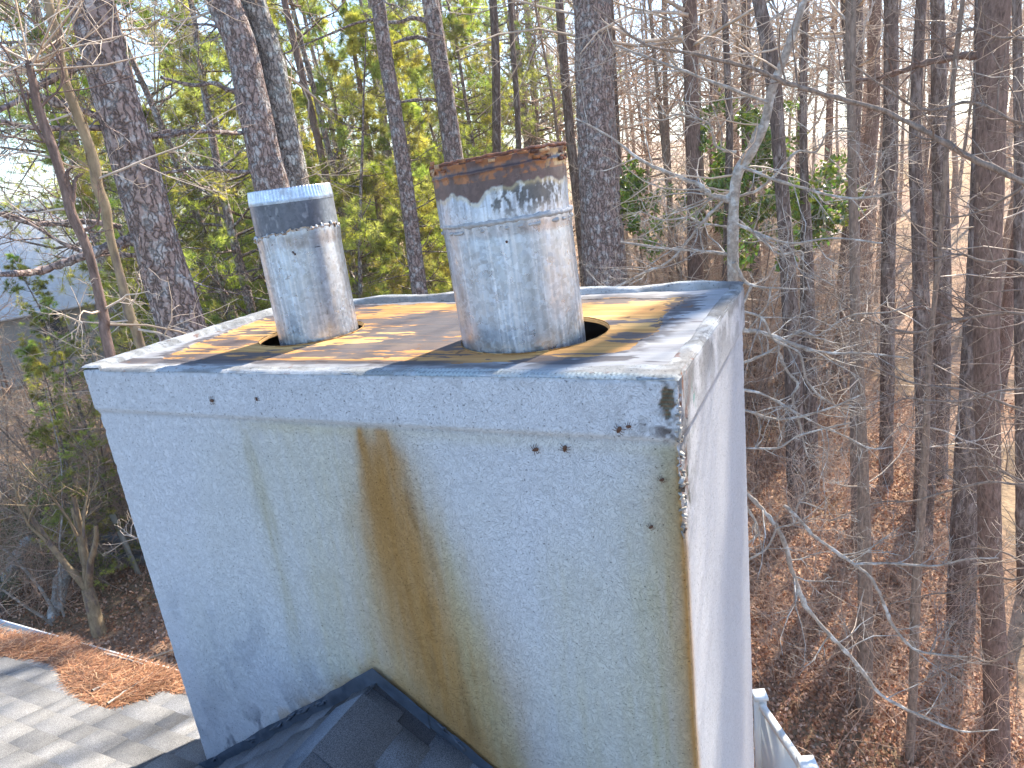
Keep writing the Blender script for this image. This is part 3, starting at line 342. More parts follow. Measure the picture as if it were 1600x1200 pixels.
    c = mixc(c, .45*np.exp(-((v-BAND-.012)/.006)**2)*(.4+.6*fbm(u*6, v*0, 3, 5)), DIRT*1.5)
    # worn patch near the corner
    pd = np.hypot((u-2.172)/.021, (v-.062)/.038)+(fbm(u*60, v*60, 3, 60)-.5)*.9
    m = 1-ss(.85, 1.0, pd)
    stripes = (np.sin(v*620+u*60+4*fbm(u*30, v*30, 2, 9)) > 0)[..., None]; pc = np.where(stripes, np.array([.17, .105, .06]), np.array([.13, .135, .10]))*(.6+.8*fbm(u*80, v*80, 2, 77))[..., None]
    c = c*(1-m[..., None])+pc*m[..., None]
    # old peeled edge at the band end
    m = ss(.55, .62, fbm(u*30, v*30, 3, 61))*np.exp(-((u-2.17)/.05)**2-((v-.135)/.03)**2); c = mixc(c, m, np.array([.12, .10, .09]))
    return np.clip(c, .01, .9)
def front_disp(u, v):
    d = (fbm(u*4, v*4, 2, 80)-.5)*.003+(fbm(u*40, v*40, 2, 81)-.5)*.0006
    pd = np.hypot((u-2.172)/.021, (v-.062)/.038)+(fbm(u*60, v*60, 3, 60)-.5)*.9
    return d-.005*(1-ss(.8, 1.0, pd))
def side_col(u, v):
    c = np.ones(u.shape+(3,))*WHITE*np.array([.92, .89, .86])  # made neutral and darker for the sunlit right side, light put into colour
    c = c*(1+(fbm(u*3, v*3, 3, 101)-.5)*.12)[..., None]
    c = mixc(c, .35*ss(.45, .65, fbm(u*70, v*70, 3, 102))*(.15+.65*(1-ss(.0, .3, u))*(1-ss(.3, .6, v))), DIRT*1.3)
    dk = ss(.30, .62, fbm(u*14, v*14, 4, 103))*np.exp(-(v/.16)**2)*.8; c = mixc(c, dk, DIRT)
    dk = ss(.38, .6, fbm(u*22, v*22, 4, 104))*np.exp(-(u/.16)**2)*(1-ss(.25, .6, v))*.8; c = mixc(c, dk, DIRT*.9)
    m = np.exp(-(u/(.022+.02*fbm(v*5, v*0, 3, 6)))**2)*ss(.25, .5, v)*.95; c = mixc(c, m, RUST*np.array([1.25, 1.35, 1.5]))
    m = ss(.6, .66, fbm(u*45, v*18, 3, 105))*np.exp(-(u/.09)**2)*(1-ss(.28, .4, v)); c = mixc(c, m, np.array([.22, .09, .04]))
    m = ss(.55, .62, fbm(u*50, v*30, 3, 106))*np.exp(-((u-.15)/.02)**2-((v-.12)/.05)**2); c = mixc(c, m, np.array([.1, .3, .24]))
    m = np.exp(-((u-.065-.05*(v-.1))/.010)**2)*ss(.18, .22, v)*(1-ss(.36, .4, v))*ss(.35, .5, fbm(u*40, v*40, 3, 108)); c = mixc(c, m, np.array([.12, .12, .09]))
    return np.clip(c, .01, .9)
def side_disp(u, v):
    d = (fbm(u*4, v*4, 2, 180)-.5)*.002
    k = np.exp(-(u/.07)**2)*(1-ss(.3, .42, v)); d = d-.006*k*ss(.35, .6, fbm(u*25, v*15, 3, 182))
    return d
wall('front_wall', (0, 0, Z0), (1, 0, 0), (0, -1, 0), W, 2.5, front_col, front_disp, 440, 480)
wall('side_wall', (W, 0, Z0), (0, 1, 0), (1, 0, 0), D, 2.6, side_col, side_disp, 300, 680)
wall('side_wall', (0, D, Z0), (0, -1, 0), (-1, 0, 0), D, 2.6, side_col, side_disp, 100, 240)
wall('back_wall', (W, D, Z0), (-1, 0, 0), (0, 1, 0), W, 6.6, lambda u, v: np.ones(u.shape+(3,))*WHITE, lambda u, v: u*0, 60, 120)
def lower_wall():
    G = Geo(); z1 = Z0-2.6+.02; x0, x1, y0, y1 = .002, W-.002, .02, D-.002
    v = [[x, y, z] for z in (-.3, z1) for x, y in ((x0, y0), (x1, y0), (x1, y1), (x0, y1))]
    G.add(v, [[1, 2, 6, 5], [2, 3, 7, 6], [3, 0, 4, 7]], WHITE); child(G, 'lower_wall', MT['stucco'], chim)
lower_wall()
BIGC, BIGR = (1.612, .432), .199
SHIFT = lambda Z: np.clip(Z, 0, .6)/.37*-.009
SMC, SMR = (.678, .529), .1546
HB = (1.64, .460, .243)      # right hole: centre, radius
HS = (.643, .530, .206)
def deck():
    step = .0042; xs = np.arange(.002, W-.002, step); ys = np.arange(.002, D-.002, step)
    X, Y = np.meshgrid(xs, ys, indexing='ij'); keep = np.ones(X.shape, bool)
    for hx, hy, hr in (HB, HS):
        dx, dy = X-hx, Y-hy; r = np.hypot(dx, dy)+1e-9; ring = np.abs(r-hr) < step*.75
        X = np.where(ring, hx+dx*hr/r, X); Y = np.where(ring, hy+dy*hr/r, Y); keep &= (r > hr-step*.8)
    # polygon distance for the bare wood
    poly = np.array([(.221, .143), (.20, .277), (.14, .476), (.10, .858), (.12, 1.02), (1.023, 1.045), (1.673, 1.0), (2.03, .957), (2.017, .777), (2.012, .617), (2.049, .503), (2.039, .425), (2.02, .249), (1.984, .217), (1.941, .179), (1.871, .141), (1.766, .13), (1.6, .125), (1.389, .12), (1.186, .125), (.887, .13), (.465, .12)])
    ins = np.zeros(X.shape, bool); dist = np.full(X.shape, 9.)
    for i in range(len(poly)):
        a, b = poly[i], poly[(i+1) % len(poly)]
        cnd = ((a[1] > Y) != (b[1] > Y)) & (X < (b[0]-a[0])*(Y-a[1])/(b[1]-a[1]+1e-12)+a[0]); ins ^= cnd
        t = np.clip(((X-a[0])*(b[0]-a[0])+(Y-a[1])*(b[1]-a[1]))/((b-a)@(b-a)), 0, 1); dist = np.minimum(dist, np.hypot(X-a[0]-t*(b[0]-a[0]), Y-a[1]-t*(b[1]-a[1])))
    sd = np.where(ins, dist, -dist)+(fbm(X*12, Y*22, 4, 200)-.5)*.06
    grain = fbm(X*2.2, Y*70, 4, 201); g2 = fbm(X*.9, Y*16+2*fbm(X*1.5, Y*3, 2, 7), 3, 202)
    wood = np.array([.56, .275, .075])*(.55+.72*grain)[..., None]
    wood = mixc(wood, ss(.45, .7, g2)*.6, np.array([.78, .47, .17]))
    wood = mixc(wood, ss(.5, .7, fbm(X*3, Y*5, 3, 203))*.5, np.array([.50, .22, .07]))
    paint = np.array([.35, .345, .34])*(.75+.45*fbm(X*6, Y*12, 3, 204))[..., None]
    paint = mixc(paint, ss(.45, .7, fbm(X*5, Y*20, 4, 205))*.7, np.array([.27, .25, .24]))
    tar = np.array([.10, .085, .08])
    c = np.where((sd > 0)[..., None], wood, paint)
    # grey residue rim around the wood
    c = mixc(c, (1-ss(.0, .02, np.abs(sd+.012)))*.75*(Y > .2), np.array([.2, .17, .15]))
    fb = (1-ss(.0, .02, np.abs(Y-.125)-.022+.035*(fbm(X*9, Y*9, 3, 206)-.5)))*(1-ss(1.45, 1.6, X)); c = mixc(c, fb*.95, np.array([.085, .07, .068]))  # front band: tar plus the pipes' shade, both put into the colour
    sb = np.exp(-((sd+.03)/.03)**2)*ss(.38, .55, fbm(X*16, Y*30, 4, 240))*.8; c = mixc(c, sb, np.array([.12, .105, .10]))
    def patch(x, y, rx, ry, th, seed, st=.9, sx=9, sy=45):
        k = np.hypot((X-x)/rx, (Y-y)/ry)
        return (ss(th, th+.07, fbm(X*sx, Y*sy, 4, seed)+.35*(1-k))*(k < 1.5))*st
    res = np.array([.085, .075, .078])
    for a in [(1.12, .62, .24, .2, .44, 241), (1.13, .72, .32, .13, .45, 210), (1.20, .33, .30, .12, .47, 211), (.42, .19, .26, .09, .50, 212), (.32, .95, .3, .16, .44, 213), (1.98, .40, .06, .08, .48, 214), (.95, .25, .34, .07, .54, 215), (1.32, .85, .24, .12, .48, 216), (1.25, .52, .2, .14, .52, 218), (.30, .45, .14, .2, .54, 221), (1.9, .16, .2, .05, .5, 222), (2.05, .75, .05, .2, .5, 223), (1.5, .93, .4, .05, .5, 224)]:
        c = mixc(c, patch(*a), res)
    c = mixc(c, patch(1.95, .60, .22, .10, .66, 217, .9, 6, 30), res*1.6)
    c = mixc(c, .85*ss(.88, .9, vn(X*38, Y*38, 219))*ss(.6, .7, vn(X*4, Y*4, 230)), np.array([.16, .08, .04]))
    # plywood joint and cracks
    c = mixc(c, (1-ss(0, .003, np.abs(Y-.60-.01*np.sin(X*9))))*(X > 1.8)*.9, np.array([.08, .05, .03]))
    c = mixc(c, (1-ss(0, .0025, np.abs(Y-.985-.004*np.sin(X*20))))*(X > 1.2)*.9, np.array([.05, .04, .03]))
    c = mixc(c, (1-ss(0, .003, np.abs(Y-.46-.006*np.sin(X*11))))*(X > 2.03)*.8, np.array([.08, .06, .05]))
    Zh = .0035*(fbm(X*3, Y*3, 2, 220)-.5)*2-.004*(sd > 0)*(dist > .004)+.012*ss(.9, 1.1, Y)*(vn(X*4, Y*0, 3)-.3)
    P = np.stack([X, Y, Z0+Zh-.004], -1); mk = keep[:-1, :-1] & keep[1:, :-1] & keep[:-1, 1:] & keep[1:, 1:]
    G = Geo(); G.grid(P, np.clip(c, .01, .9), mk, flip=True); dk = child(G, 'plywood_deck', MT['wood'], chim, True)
    for hx, hy, hr in (HB, HS):                         # cut plywood edge of each hole
        a = np.linspace(0, 2*math.pi, 161); zz = np.array([-.0045, -.005, -.004, -.008, -.009, -.014, -.0145, -.019]); G = Geo()
        A, Zz = np.meshgrid(a, zz, indexing='ij'); r = hr-.001+.002*(vn(A*9, Zz*300, 4)-.5)-(.004*(Zz < -.01))
        V = np.stack([hx+r*np.cos(A), hy+r*np.sin(A), Z0+Zz], -1)
        cc = np.where((np.arange(8) % 2 == 0)[None, :, None], np.array([.62, .38, .15]), np.array([.35, .17, .06]))*np.ones(A.shape+(1,))
        G.grid(V, cc, flip=False); child(G, 'hole_edge', MT['wood'], chim)
    # shaft lining just below the deck
    G = Geo(); G.box((W/2, D/2, Z0-.9), (W/2-.03, D/2-.03, .001)); 
    for x0 in (.03, W-.03): G.box((x0, D/2, Z0-.46), (.004, D/2-.035, .44))
    for y0 in (.03, D-.03): G.box((W/2, y0, Z0-.46), (W/2-.04, .004, .44))
    child(G, 'shaft_lining', MT['dark_in'], chim)
deck()
def rim():
    """stucco and mesh lapped over the edge of the deck"""
    step = .006; xs = np.linspace(0, W, 360); ys = np.linspace(0, D, 190); X, Y = np.meshgrid(xs, ys, indexing='ij')
    n = (fbm(X*8, Y*8, 3, 300)-.5)
    wf = .058+.02*n+.05*ss(1.75, 2.1, X); wb = .07+.06*n; wl = .075+.04*n; wr = .05+.015*n
    e = np.maximum.reduce([1-Y/wf, 1-(D-Y)/wb, 1-X/wl, 1-(W-X)/wr])
    back = (D-Y) < wb*1.3; left = X < wl*1.3
    hgt = .004-.0025*(W-X < .1)+.020*back*ss(0, .3, e)*(.4+.9*vn(X*5, Y*0, 8))+.012*left*ss(0, .3, e)
    hgt = hgt*ss(0, .12, e)-.012*(1-ss(-.04, .03, e))
    ed = np.minimum.reduce([X, W-X, Y, D-Y]); hgt = hgt-.008*(1-ss(0, .012, ed))+.003*(fbm(X*40, Y*40, 2, 301)-.5)*(ed > .01)
    b = band_off(X*0, X*0)
    P = np.stack([X+b*(2*X/W-1), Y+b*(2*Y/D-1), Z0+hgt-.001], -1)
    c = np.ones(X.shape+(3,))*np.array([.44, .44, .43])*(.8+.4*fbm(X*12, Y*12, 3, 302))[..., None]
    c = mixc(c, ss(.45, .6, fbm(X*7, Y*25, 4, 303))*.8, np.array([.26, .25, .23]))
    me = ((np.sin(X*1500) > .1) | (np.sin(Y*1300) > .1))
    teal = np.where(me[..., None], np.array([.46, .52, .51]), np.array([.2, .24, .24]))
    reg = np.clip(np.exp(-((X-1.55)/.22)**2)*(Y < .1)+np.exp(-((X-2.0)/.1)**2)*(Y < .03)+.9*(D-Y < .03)*ss(.3, .6, vn(X*6, Y*0, 4))+.3*(Y < .02)*(X > 1.4), 0, 1)*.7*ss(.25, .45, fbm(X*10, Y*10, 3, 305))
    c = mixc(c, reg, teal)
    dk = (1-ss(0.01, .10, W-X))*.75; c = mixc(c, dk*ss(.36, .6, fbm(X*26, Y*14, 4, 306)), np.array([.17, .155, .14])); c = mixc(c, (1-ss(0, .08, np.hypot(W-X, D-Y)-.05))*ss(.3, .5, fbm(X*30, Y*30, 3, 309))*.8, np.array([.12, .10, .09]))
    c = mixc(c, .8*ss(.86, .88, vn(X*45, Y*45, 307))*ss(.5, .7, vn(X*4, Y*4, 308)), np.array([.2, .08, .05]))
    mk = e > -.06; mk = mk[:-1, :-1] | mk[1:, 1:]
    G = Geo(); G.grid(P, np.clip(c, .01, .9), mk, flip=True); child(G, 'rim_coating', MT['stucco'], chim, True)
rim()
def crumbs():
    """broken stucco flakes along the damaged corner"""
    r = random.Random(5)
    G = Geo()
    for i in range(90):
        v = r.uniform(.02, .42); s = r.uniform(.0018, .006); a = np.array([W+r.uniform(-.006, .002), -r.uniform(-.03, .006) if r.random() < .6 else .0, Z0-v])
        a[1] = r.uniform(-.006, .035); q = Matrix.Rotation(r.uniform(0, 3), 3, 'Z')@Matrix.Rotation(r.uniform(0, 3), 3, 'X')
        cc = r.choice([(.45, .42, .38), (.3, .27, .23), (.16, .11, .08), (.55, .5, .42)])
        G.box(a, (s, s*.45, s*r.uniform(.6, 2.2)), np.array(q), cc)
    child(G, 'crumbling_corner', MT['stucco'], chim)
crumbs()

# ------------------------------------------------------------------ flue pipes
fdir = np.array([.432, -.902]); rdir = np.array([.902, .432])
def lathe(G, c, ang, zs, rf, colf):
    A, Zz = np.meshgrid(ang, zs, indexing='ij'); r = rf(A, Zz)
    x = c[0]+SHIFT(Zz)*rdir[0]+r*(np.cos(A)*fdir[0]+np.sin(A)*rdir[0]); y = c[1]+SHIFT(Zz)*rdir[1]+r*(np.cos(A)*fdir[1]+np.sin(A)*rdir[1])
    G.grid(np.stack([x, y, Z0+Zz], -1), colf(A, Zz), flip=False)
ANG = np.linspace(-math.pi, math.pi, 361)
def galv(A, Z, seed, tint=(1, 1, 1)):
    R = 6
    xx = np.cos(A)*R*.5+7; yy = np.sin(A)*R*.5+7; u = A*1.0
    c = np.ones(A.shape+(3,))*np.array([.52, .59, .69])*np.array(tint)
    st = fbm(A*14, Z*1.2, 3, seed)
    c = c*(.82+.36*st)[..., None]
    c = mixc(c, ss(.60, .75, fbm(A*26, Z*1.5, 3, seed+1))*.55, np.array([.80, .81, .83]))
    c = mixc(c, ss(.55, .75, fbm(A*5, Z*14, 4, seed+2))*.15, np.array([.34, .34, .36]))
    al = np.ones(A.shape)*.96-.25*ss(.55, .75, fbm(A*26, Z*1.5, 3, seed+1))
    return np.clip(c, .02, .95), al
def pk(c, a): return np.concatenate([c, a[..., None]], -1)
def big_pipe():
    root = empty('flue_pipe', (BIGC[0], BIGC[1], Z0-.5), 'wide galvanized flue pipe with rusted brown top rim, the larger of the two', 'flue pipe', None)
    def lo(A, Z):
        c, a = galv(A, Z, 400)
        drip = np.exp(-((A+.12+.03*np.sin(Z*20))/.018)**2)*.9+np.exp(-((A-.07)/.012)**2)*.7+np.exp(-((A-.42)/.01)**2)*.5+np.exp(-((A+.35)/.01)**2)*.35+np.exp(-((A-1.15)/.015)**2)*.6
        c = mixc(c, np.clip(drip*(.5+fbm(A*30, Z*12, 3, 401)), 0, 1), np.array([.78, .80, .84])); a = a*(1-.6*np.clip(drip, 0, 1))
        tan_ = ss(-.02, .05, A)*(1-ss(.7, .95, A))*.22; c = mixc(c, tan_, np.array([.50, .46, .42]))
        g = ss(.52, .62, fbm(A*11, Z*30, 4, 402))*ss(.5, 1.0, np.abs(A-.2))*.15; c = mixc(c, g, np.array([.75, .78, .82]))
        return pk(c, a)
    G = Geo(); zs = np.concatenate([np.linspace(-.5, -.02, 10), np.linspace(0, .372, 90)])
    lathe(G, BIGC, ANG, zs, lambda A, Z: .1992+.0008*np.sin(3*A+1)+.0012*(fbm(A*3, Z*8, 2, 5)-.5)+.003*ss(.33, .372, Z)*(1+.6*(vn(A*12, Z*0, 2)-.5)), lo)
    child(G, 'lower_section', MT['metal'], root, True)
    def rb(A): # rust boundary height
        return .455+.045*ss(-1.5, 0, -A*0+A)*0+.012*np.sin(A*2.2+2.2)+.028*ss(-.2, .9, A)-.035*np.exp(-((A+.42)/.17)**2)+.012*(fbm(A*9, A*0, 3, 410)-.5)*2
    TOP = lambda A: .549+.010*np.sin(A)+.001*np.sin(A*2)+.003*(vn(A*14, A*0, 6)-.5)
    UC = (BIGC[0]-.013, BIGC[1]-.006)
    def up(A, T):
        Z = .368+(TOP(A)-.368)*T
        c, a = galv(A, Z, 420); c = c*1.02
        c = mixc(c, ss(.46, .7, fbm(A*40, Z*10, 4, 421))*.5, np.array([.26, .27, .31]))
        blk = ss(.47, .56, fbm(A*22, Z*45, 4, 422)+.22*(1-np.hypot((A-.42)/.42, (Z-.44)/.055)))*(np.hypot((A-.42)/.5, (Z-.44)/.075) < 1.2)
        c = mixc(c, blk*.9, np.array([.09, .09, .09]))
        blk = ss(.5, .62, fbm(A*30, Z*40, 4, 423))*np.exp(-((A-1.0)/.18)**2)*(Z < .49); c = mixc(c, blk*.7, np.array([.13, .13, .13]))
        blk = ss(.47, .6, fbm(A*30, Z*40, 4, 424))*np.exp(-((A+.62)/.16)**2-((Z-.43)/.03)**2); c = mixc(c, blk*.6, np.array([.2, .2, .25]))
        c = mixc(c, .4*np.exp(-((Z-.39)/.02)**2), np.array([.72, .74, .78]))
        a = a*.7
        b = rb(A); r_ = ss(b-.002, b+.005, Z); halo = np.exp(-((Z-b+.004)/.007)**2)*.5
        c = mixc(c, halo, np.array([.55, .47, .28]))
        rc = np.ones(A.shape+(3,))*np.array([.135, .085, .075])*(.8+.4*fbm(A*20, Z*50, 3, 430))[..., None]
        tp = TOP(A)-Z
        rc = mixc(rc, ss(.5, .62, fbm(A*12, Z*50, 4, 431))*(tp < .055)*.9, np.array([.36, .14, .05]))
        rc = mixc(rc, ss(.5, .6, fbm(A*12, Z*60, 4, 432))*(tp < .05)*ss(.5, 1.1, A), np.array([.62, .40, .18]))
        rc = mixc(rc, np.exp(-((tp-.026)/.004)**2)*.9, np.array([.05, .025, .02]))
        c = c*(1-r_[..., None])+rc*r_[..., None]; a = a*(1-r_)
        return pk(np.clip(c, .01, .95), a)
    G = Geo(); T = np.linspace(0, 1, 80); A, Tt = np.meshgrid(ANG, T, indexing='ij'); Zz = .368+(TOP(A)-.368)*Tt
    r = .2005+.0035*Tt+.0015*(fbm(A*4, Zz*12, 2, 9)-.5)+.003*np.exp(-((TOP(A)-Zz-.03)/.004)**2)+.004*ss(.92, 1, Tt)
    def P(r, Zz): return np.stack([UC[0]+r*(np.cos(A)*fdir[0]+np.sin(A)*rdir[0]), UC[1]+r*(np.cos(A)*fdir[1]+np.sin(A)*rdir[1]), Z0+Zz], -1)
    G.grid(P(r, Zz), up(A, Tt)); child(G, 'upper_section', MT['metal'], root, True)
    G = Geo(); cc = np.ones(A.shape+(4,))*np.array([.12, .06, .04, 0]); G.grid(P(r-.004, Zz), cc, flip=True)
    child(G, 'inner_liner', MT['rust'], root, True)
    # rolled rusty lip with flakes
    G = Geo(); a = ANG[:-1]; k = 8; t = np.linspace(0, 2*math.pi, k+1); A2, T2 = np.meshgrid(ANG, t, indexing='ij')
    br = .0032+.0015*vn(A2*9, A2*0, 11); rr = .2055+br*np.cos(T2); zz = TOP(A2)+.006+.002*vn(A2*9, A2*0, 12)+br*1.2*np.sin(T2)
    V = np.stack([UC[0]+rr*(np.cos(A2)*fdir[0]+np.sin(A2)*rdir[0]), UC[1]+rr*(np.cos(A2)*fdir[1]+np.sin(A2)*rdir[1]), Z0+zz], -1)
    cc = mixc(np.ones(A2.shape+(3,))*np.array([.15, .07, .05]), ss(.5, .6, fbm(A2*20, T2, 3, 13)), np.array([.32, .12, .06])); G.grid(V, cc)
    r5 = random.Random(3)
    for i in range(60):
        an = r5.uniform(-3.1, 3.1); zf = .535+r5.uniform(-.012, .02); s = r5.uniform(.004, .011); p = np.array([UC[0]+.208*(math.cos(an)*fdir[0]+math.sin(an)*rdir[0]), UC[1]+.208*(math.cos(an)*fdir[1]+math.sin(an)*rdir[1]), Z0+zf])
        ra = math.atan2(p[1]-UC[1], p[0]-UC[0]); q = Matrix.Rotation(ra, 3, 'Z')@Matrix.Rotation(r5.uniform(-.5, .5), 3, 'Y'); G.box(p, (.0012, s*1.4, s*.6), np.array(q), r5.choice([(.3, .12, .06), (.5, .3, .16), (.12, .06, .04), (.36, .15, .06)]))
    child(G, 'rusted_rim', MT['rust'], root, True)
    # sealant bead at the seam
    G = Geo(); A2, T2 = np.meshgrid(ANG, t, indexing='ij'); br = .004+.004*vn(A2*16, A2*0, 14)
    for z_, am, off in ((.372, 1, .203), (.352, .8, .2035)):
        b2 = br*am*(np.where(z_ < .36, ss(.45, .6, vn(A2*11, A2*0, 15)), 1)); rr = off+b2*np.cos(T2)-.002; zz = z_+.004*np.sin(A2*1+.5)+.003*vn(A2*14, A2*0, 16)+b2*np.sin(T2)*1.3
        V = np.stack([BIGC[0]-.009+rr*(np.cos(A2)*fdir[0]+np.sin(A2)*rdir[0]), BIGC[1]-.004+rr*(np.cos(A2)*fdir[1]+np.sin(A2)*rdir[1]), Z0+zz], -1); G.grid(V)
    child(G, 'sealant_bead', MT['caulk'], root, True)
    G = Geo(); an = -.08; p = np.array([BIGC[0]+.2015*(math.cos(an)*fdir[0]+math.sin(an)*rdir[0]), BIGC[1]+.2015*(math.cos(an)*fdir[1]+math.sin(an)*rdir[1]), Z0+.318])
    G.tube([p, p+np.array([fdir[0], fdir[1], 0])*.004], [.004, .003], 8); G.tube([p+np.array([fdir[0], fdir[1], 0])*.004, p+np.array([fdir[0], fdir[1], 0])*.0045], [.003, .0001], 8)
    child(G, 'screw', MT['bug'], root)
big_pipe()
def small_pipe():
    root = empty('flue_pipe', (SMC[0], SMC[1], Z0-.5), 'narrow flue pipe with dark upper band and pale crimped top, the smaller of the two', 'flue pipe', None)
    rg = lambda A: .392+.014*np.sin(A*1.3+.5)*1+.006*(fbm(A*4, A*0, 3, 500)-.5)*2-.006*ss(.5, .56, vn(A*10, A*0, 5))
    def lo(A, T):
        Z = -.5+(rg(A)+.5)*T; c, a = galv(A, Z, 510, (1.0, 1.0, 1.0))
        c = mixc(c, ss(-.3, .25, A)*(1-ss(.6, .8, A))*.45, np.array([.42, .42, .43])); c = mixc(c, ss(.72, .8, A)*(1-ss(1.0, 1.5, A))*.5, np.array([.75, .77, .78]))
        c = mixc(c, .6*np.exp(-((A+.33-.1*Z)/.012)**2)*ss(.3, .6, fbm(A*20, Z*12, 3, 512)), np.array([.25, .27, .3]))
        c = mixc(c, ss(.5, .66, fbm(A*18, Z*22, 4, 513))*ss(.28, .38, Z)*.5, np.array([.36, .35, .33]))
        c = mixc(c, ss(.90, .93, vn(A*12, Z*60, 514))*.6, np.array([.2, .19, .19]))
        return pk(np.clip(c, .02, .95), a)
    G = Geo(); T = np.concatenate([np.linspace(0, .53, 8), np.linspace(.55, 1, 100)]); A, Tt = np.meshgrid(ANG, T, indexing='ij'); Zz = -.5+(rg(A)+.5)*Tt
    def P(c, r, Zz, A=A): return np.stack([c[0]+r*(np.cos(A)*fdir[0]+np.sin(A)*rdir[0]), c[1]+r*(np.cos(A)*fdir[1]+np.sin(A)*rdir[1]), Z0+Zz], -1)
    r = .1535+.0015*(fbm(A*3, Zz*7, 2, 17)-.5)+.0035*ss(.33, .39, Zz)*(1+.8*(vn(A*9, Zz*0, 18)-.5))
    G.grid(P(SMC, r, Zz), lo(A, Tt)); child(G, 'lower_section', MT['metal'], root, True)
    # dark scorched section
    zs = np.linspace(.33, .508, 50); A2, Z2 = np.meshgrid(ANG, zs, indexing='ij')
    c = np.ones(A2.shape+(3,))*np.array([.115, .12, .14])*(.8+.4*fbm(A2*5, Z2*10, 3, 520))[..., None]
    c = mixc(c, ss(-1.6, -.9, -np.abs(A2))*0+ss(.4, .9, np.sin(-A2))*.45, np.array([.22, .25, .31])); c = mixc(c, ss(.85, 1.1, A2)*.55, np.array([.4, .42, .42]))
    c = mixc(c, ss(.62, .7, fbm(A2*12, Z2*40, 3, 521))*.5, np.array([.3, .3, .32])); c = mixc(c, .8*np.exp(-((Z2-.503)/.004)**2), np.array([.05, .05, .055]))
    G = Geo(); G.grid(P(SMC, .1528+.0012*(vn(A2*5, Z2*9, 22)-.5), Z2, A2), pk(c, np.ones(A2.shape)*.25)); child(G, 'scorched_section', MT['metal'], root, True)
    # crimped top
    ang = np.linspace(-math.pi, math.pi, 961); zs = np.concatenate([[.498, .502], np.linspace(.506, .549, 14), np.linspace(.549, .50, 10)])
    A3, I3 = np.meshgrid(ang, np.arange(len(zs)), indexing='ij'); Z3 = zs[I3]; fl = ss(.508, .520, Z3)
    t = np.clip((Z3-.506)/.043, 0, 1); r3 = .1545-.006*t+.0008*fl*np.sin(A3*74)-(I3 > 15)*.0018; r3 = r3+.0015*(fbm(A3*3, Z3*0, 2, 23)-.5)
    Z3 = Z3+.0012*(vn(A3*6, A3*0, 24)-.5)*fl
    c = np.ones(A3.shape+(3,))*np.array([.62, .66, .72])*(.85+.3*fbm(A3*9, Z3*12, 3, 530))[..., None]; c = mixc(c, .5*ss(.55, .7, fbm(A3*7, Z3*30, 3, 531)), np.array([.4, .36, .34]))
    c = mixc(c, (1-ss(.506, .513, Z3))*.6, np.array([.2, .22, .26])); c = mixc(c, .35*(.5-.5*np.sin(A3*74))*fl, np.array([.2, .22, .26]))
    G = Geo(); G.grid(P(SMC, r3, Z3, A3), pk(c, np.ones(A3.shape)*.6)); child(G, 'crimped_top', MT['metal'], root, True)
    # torn sealant ring
    k = 8; tt = np.linspace(0, 2*math.pi, k+1); A4, T4 = np.meshgrid(np.linspace(-math.pi, math.pi, 721), tt, indexing='ij'); br = .0022+.0035*vn(A4*26, A4*0, 31)*ss(.3, .6, vn(A4*5, A4*0, 30))
    rr = .156+br*np.cos(T4)*1.2; zz = rg(A4)+.002+.002*(vn(A4*30, A4*0, 32)-.5)+br*1.4*np.sin(T4)
    c = mixc(np.ones(A4.shape+(3,))*np.array([.45, .30, .18]), ss(.45, .6, fbm(A4*12, T4, 3, 33)), np.array([.55, .55, .54])); c = mixc(c, ss(.6, .7, fbm(A4*20, T4, 3, 34)), np.array([.1, .08, .07]))
    G = Geo(); G.grid(P(SMC, rr, zz, A4), c)
    r5 = random.Random(9)
    for i in range(26):
        an = r5.uniform(-1.5, 1.5); s = r5.uniform(.003, .008); p = P(SMC, np.array(.1575), np.array(rg(np.array(an))+r5.uniform(-.004, .008)), np.array(an)); q = Matrix.Rotation(r5.uniform(0, 3), 3, 'Z')@Matrix.Rotation(r5.uniform(0, 3), 3, 'X')
        G.box(p, (s*.3, s, s*.7), np.array(q), r5.choice([(.5, .5, .5), (.35, .22, .12), (.12, .1, .09), (.6, .6, .6)]))
    child(G, 'torn_sealant', MT['rust'], root, True)
    G = Geo()
    for an, z_ in ((.08, .325), (.115, .318)):
        p = P(SMC, np.array(.155), np.array(z_), np.array(an)); G.tube([p, p+np.array([fdir[0], fdir[1], 0])*.004], [.0045, .002], 8)
    child(G, 'screw_pair', MT['bug'], root)
small_pipe()

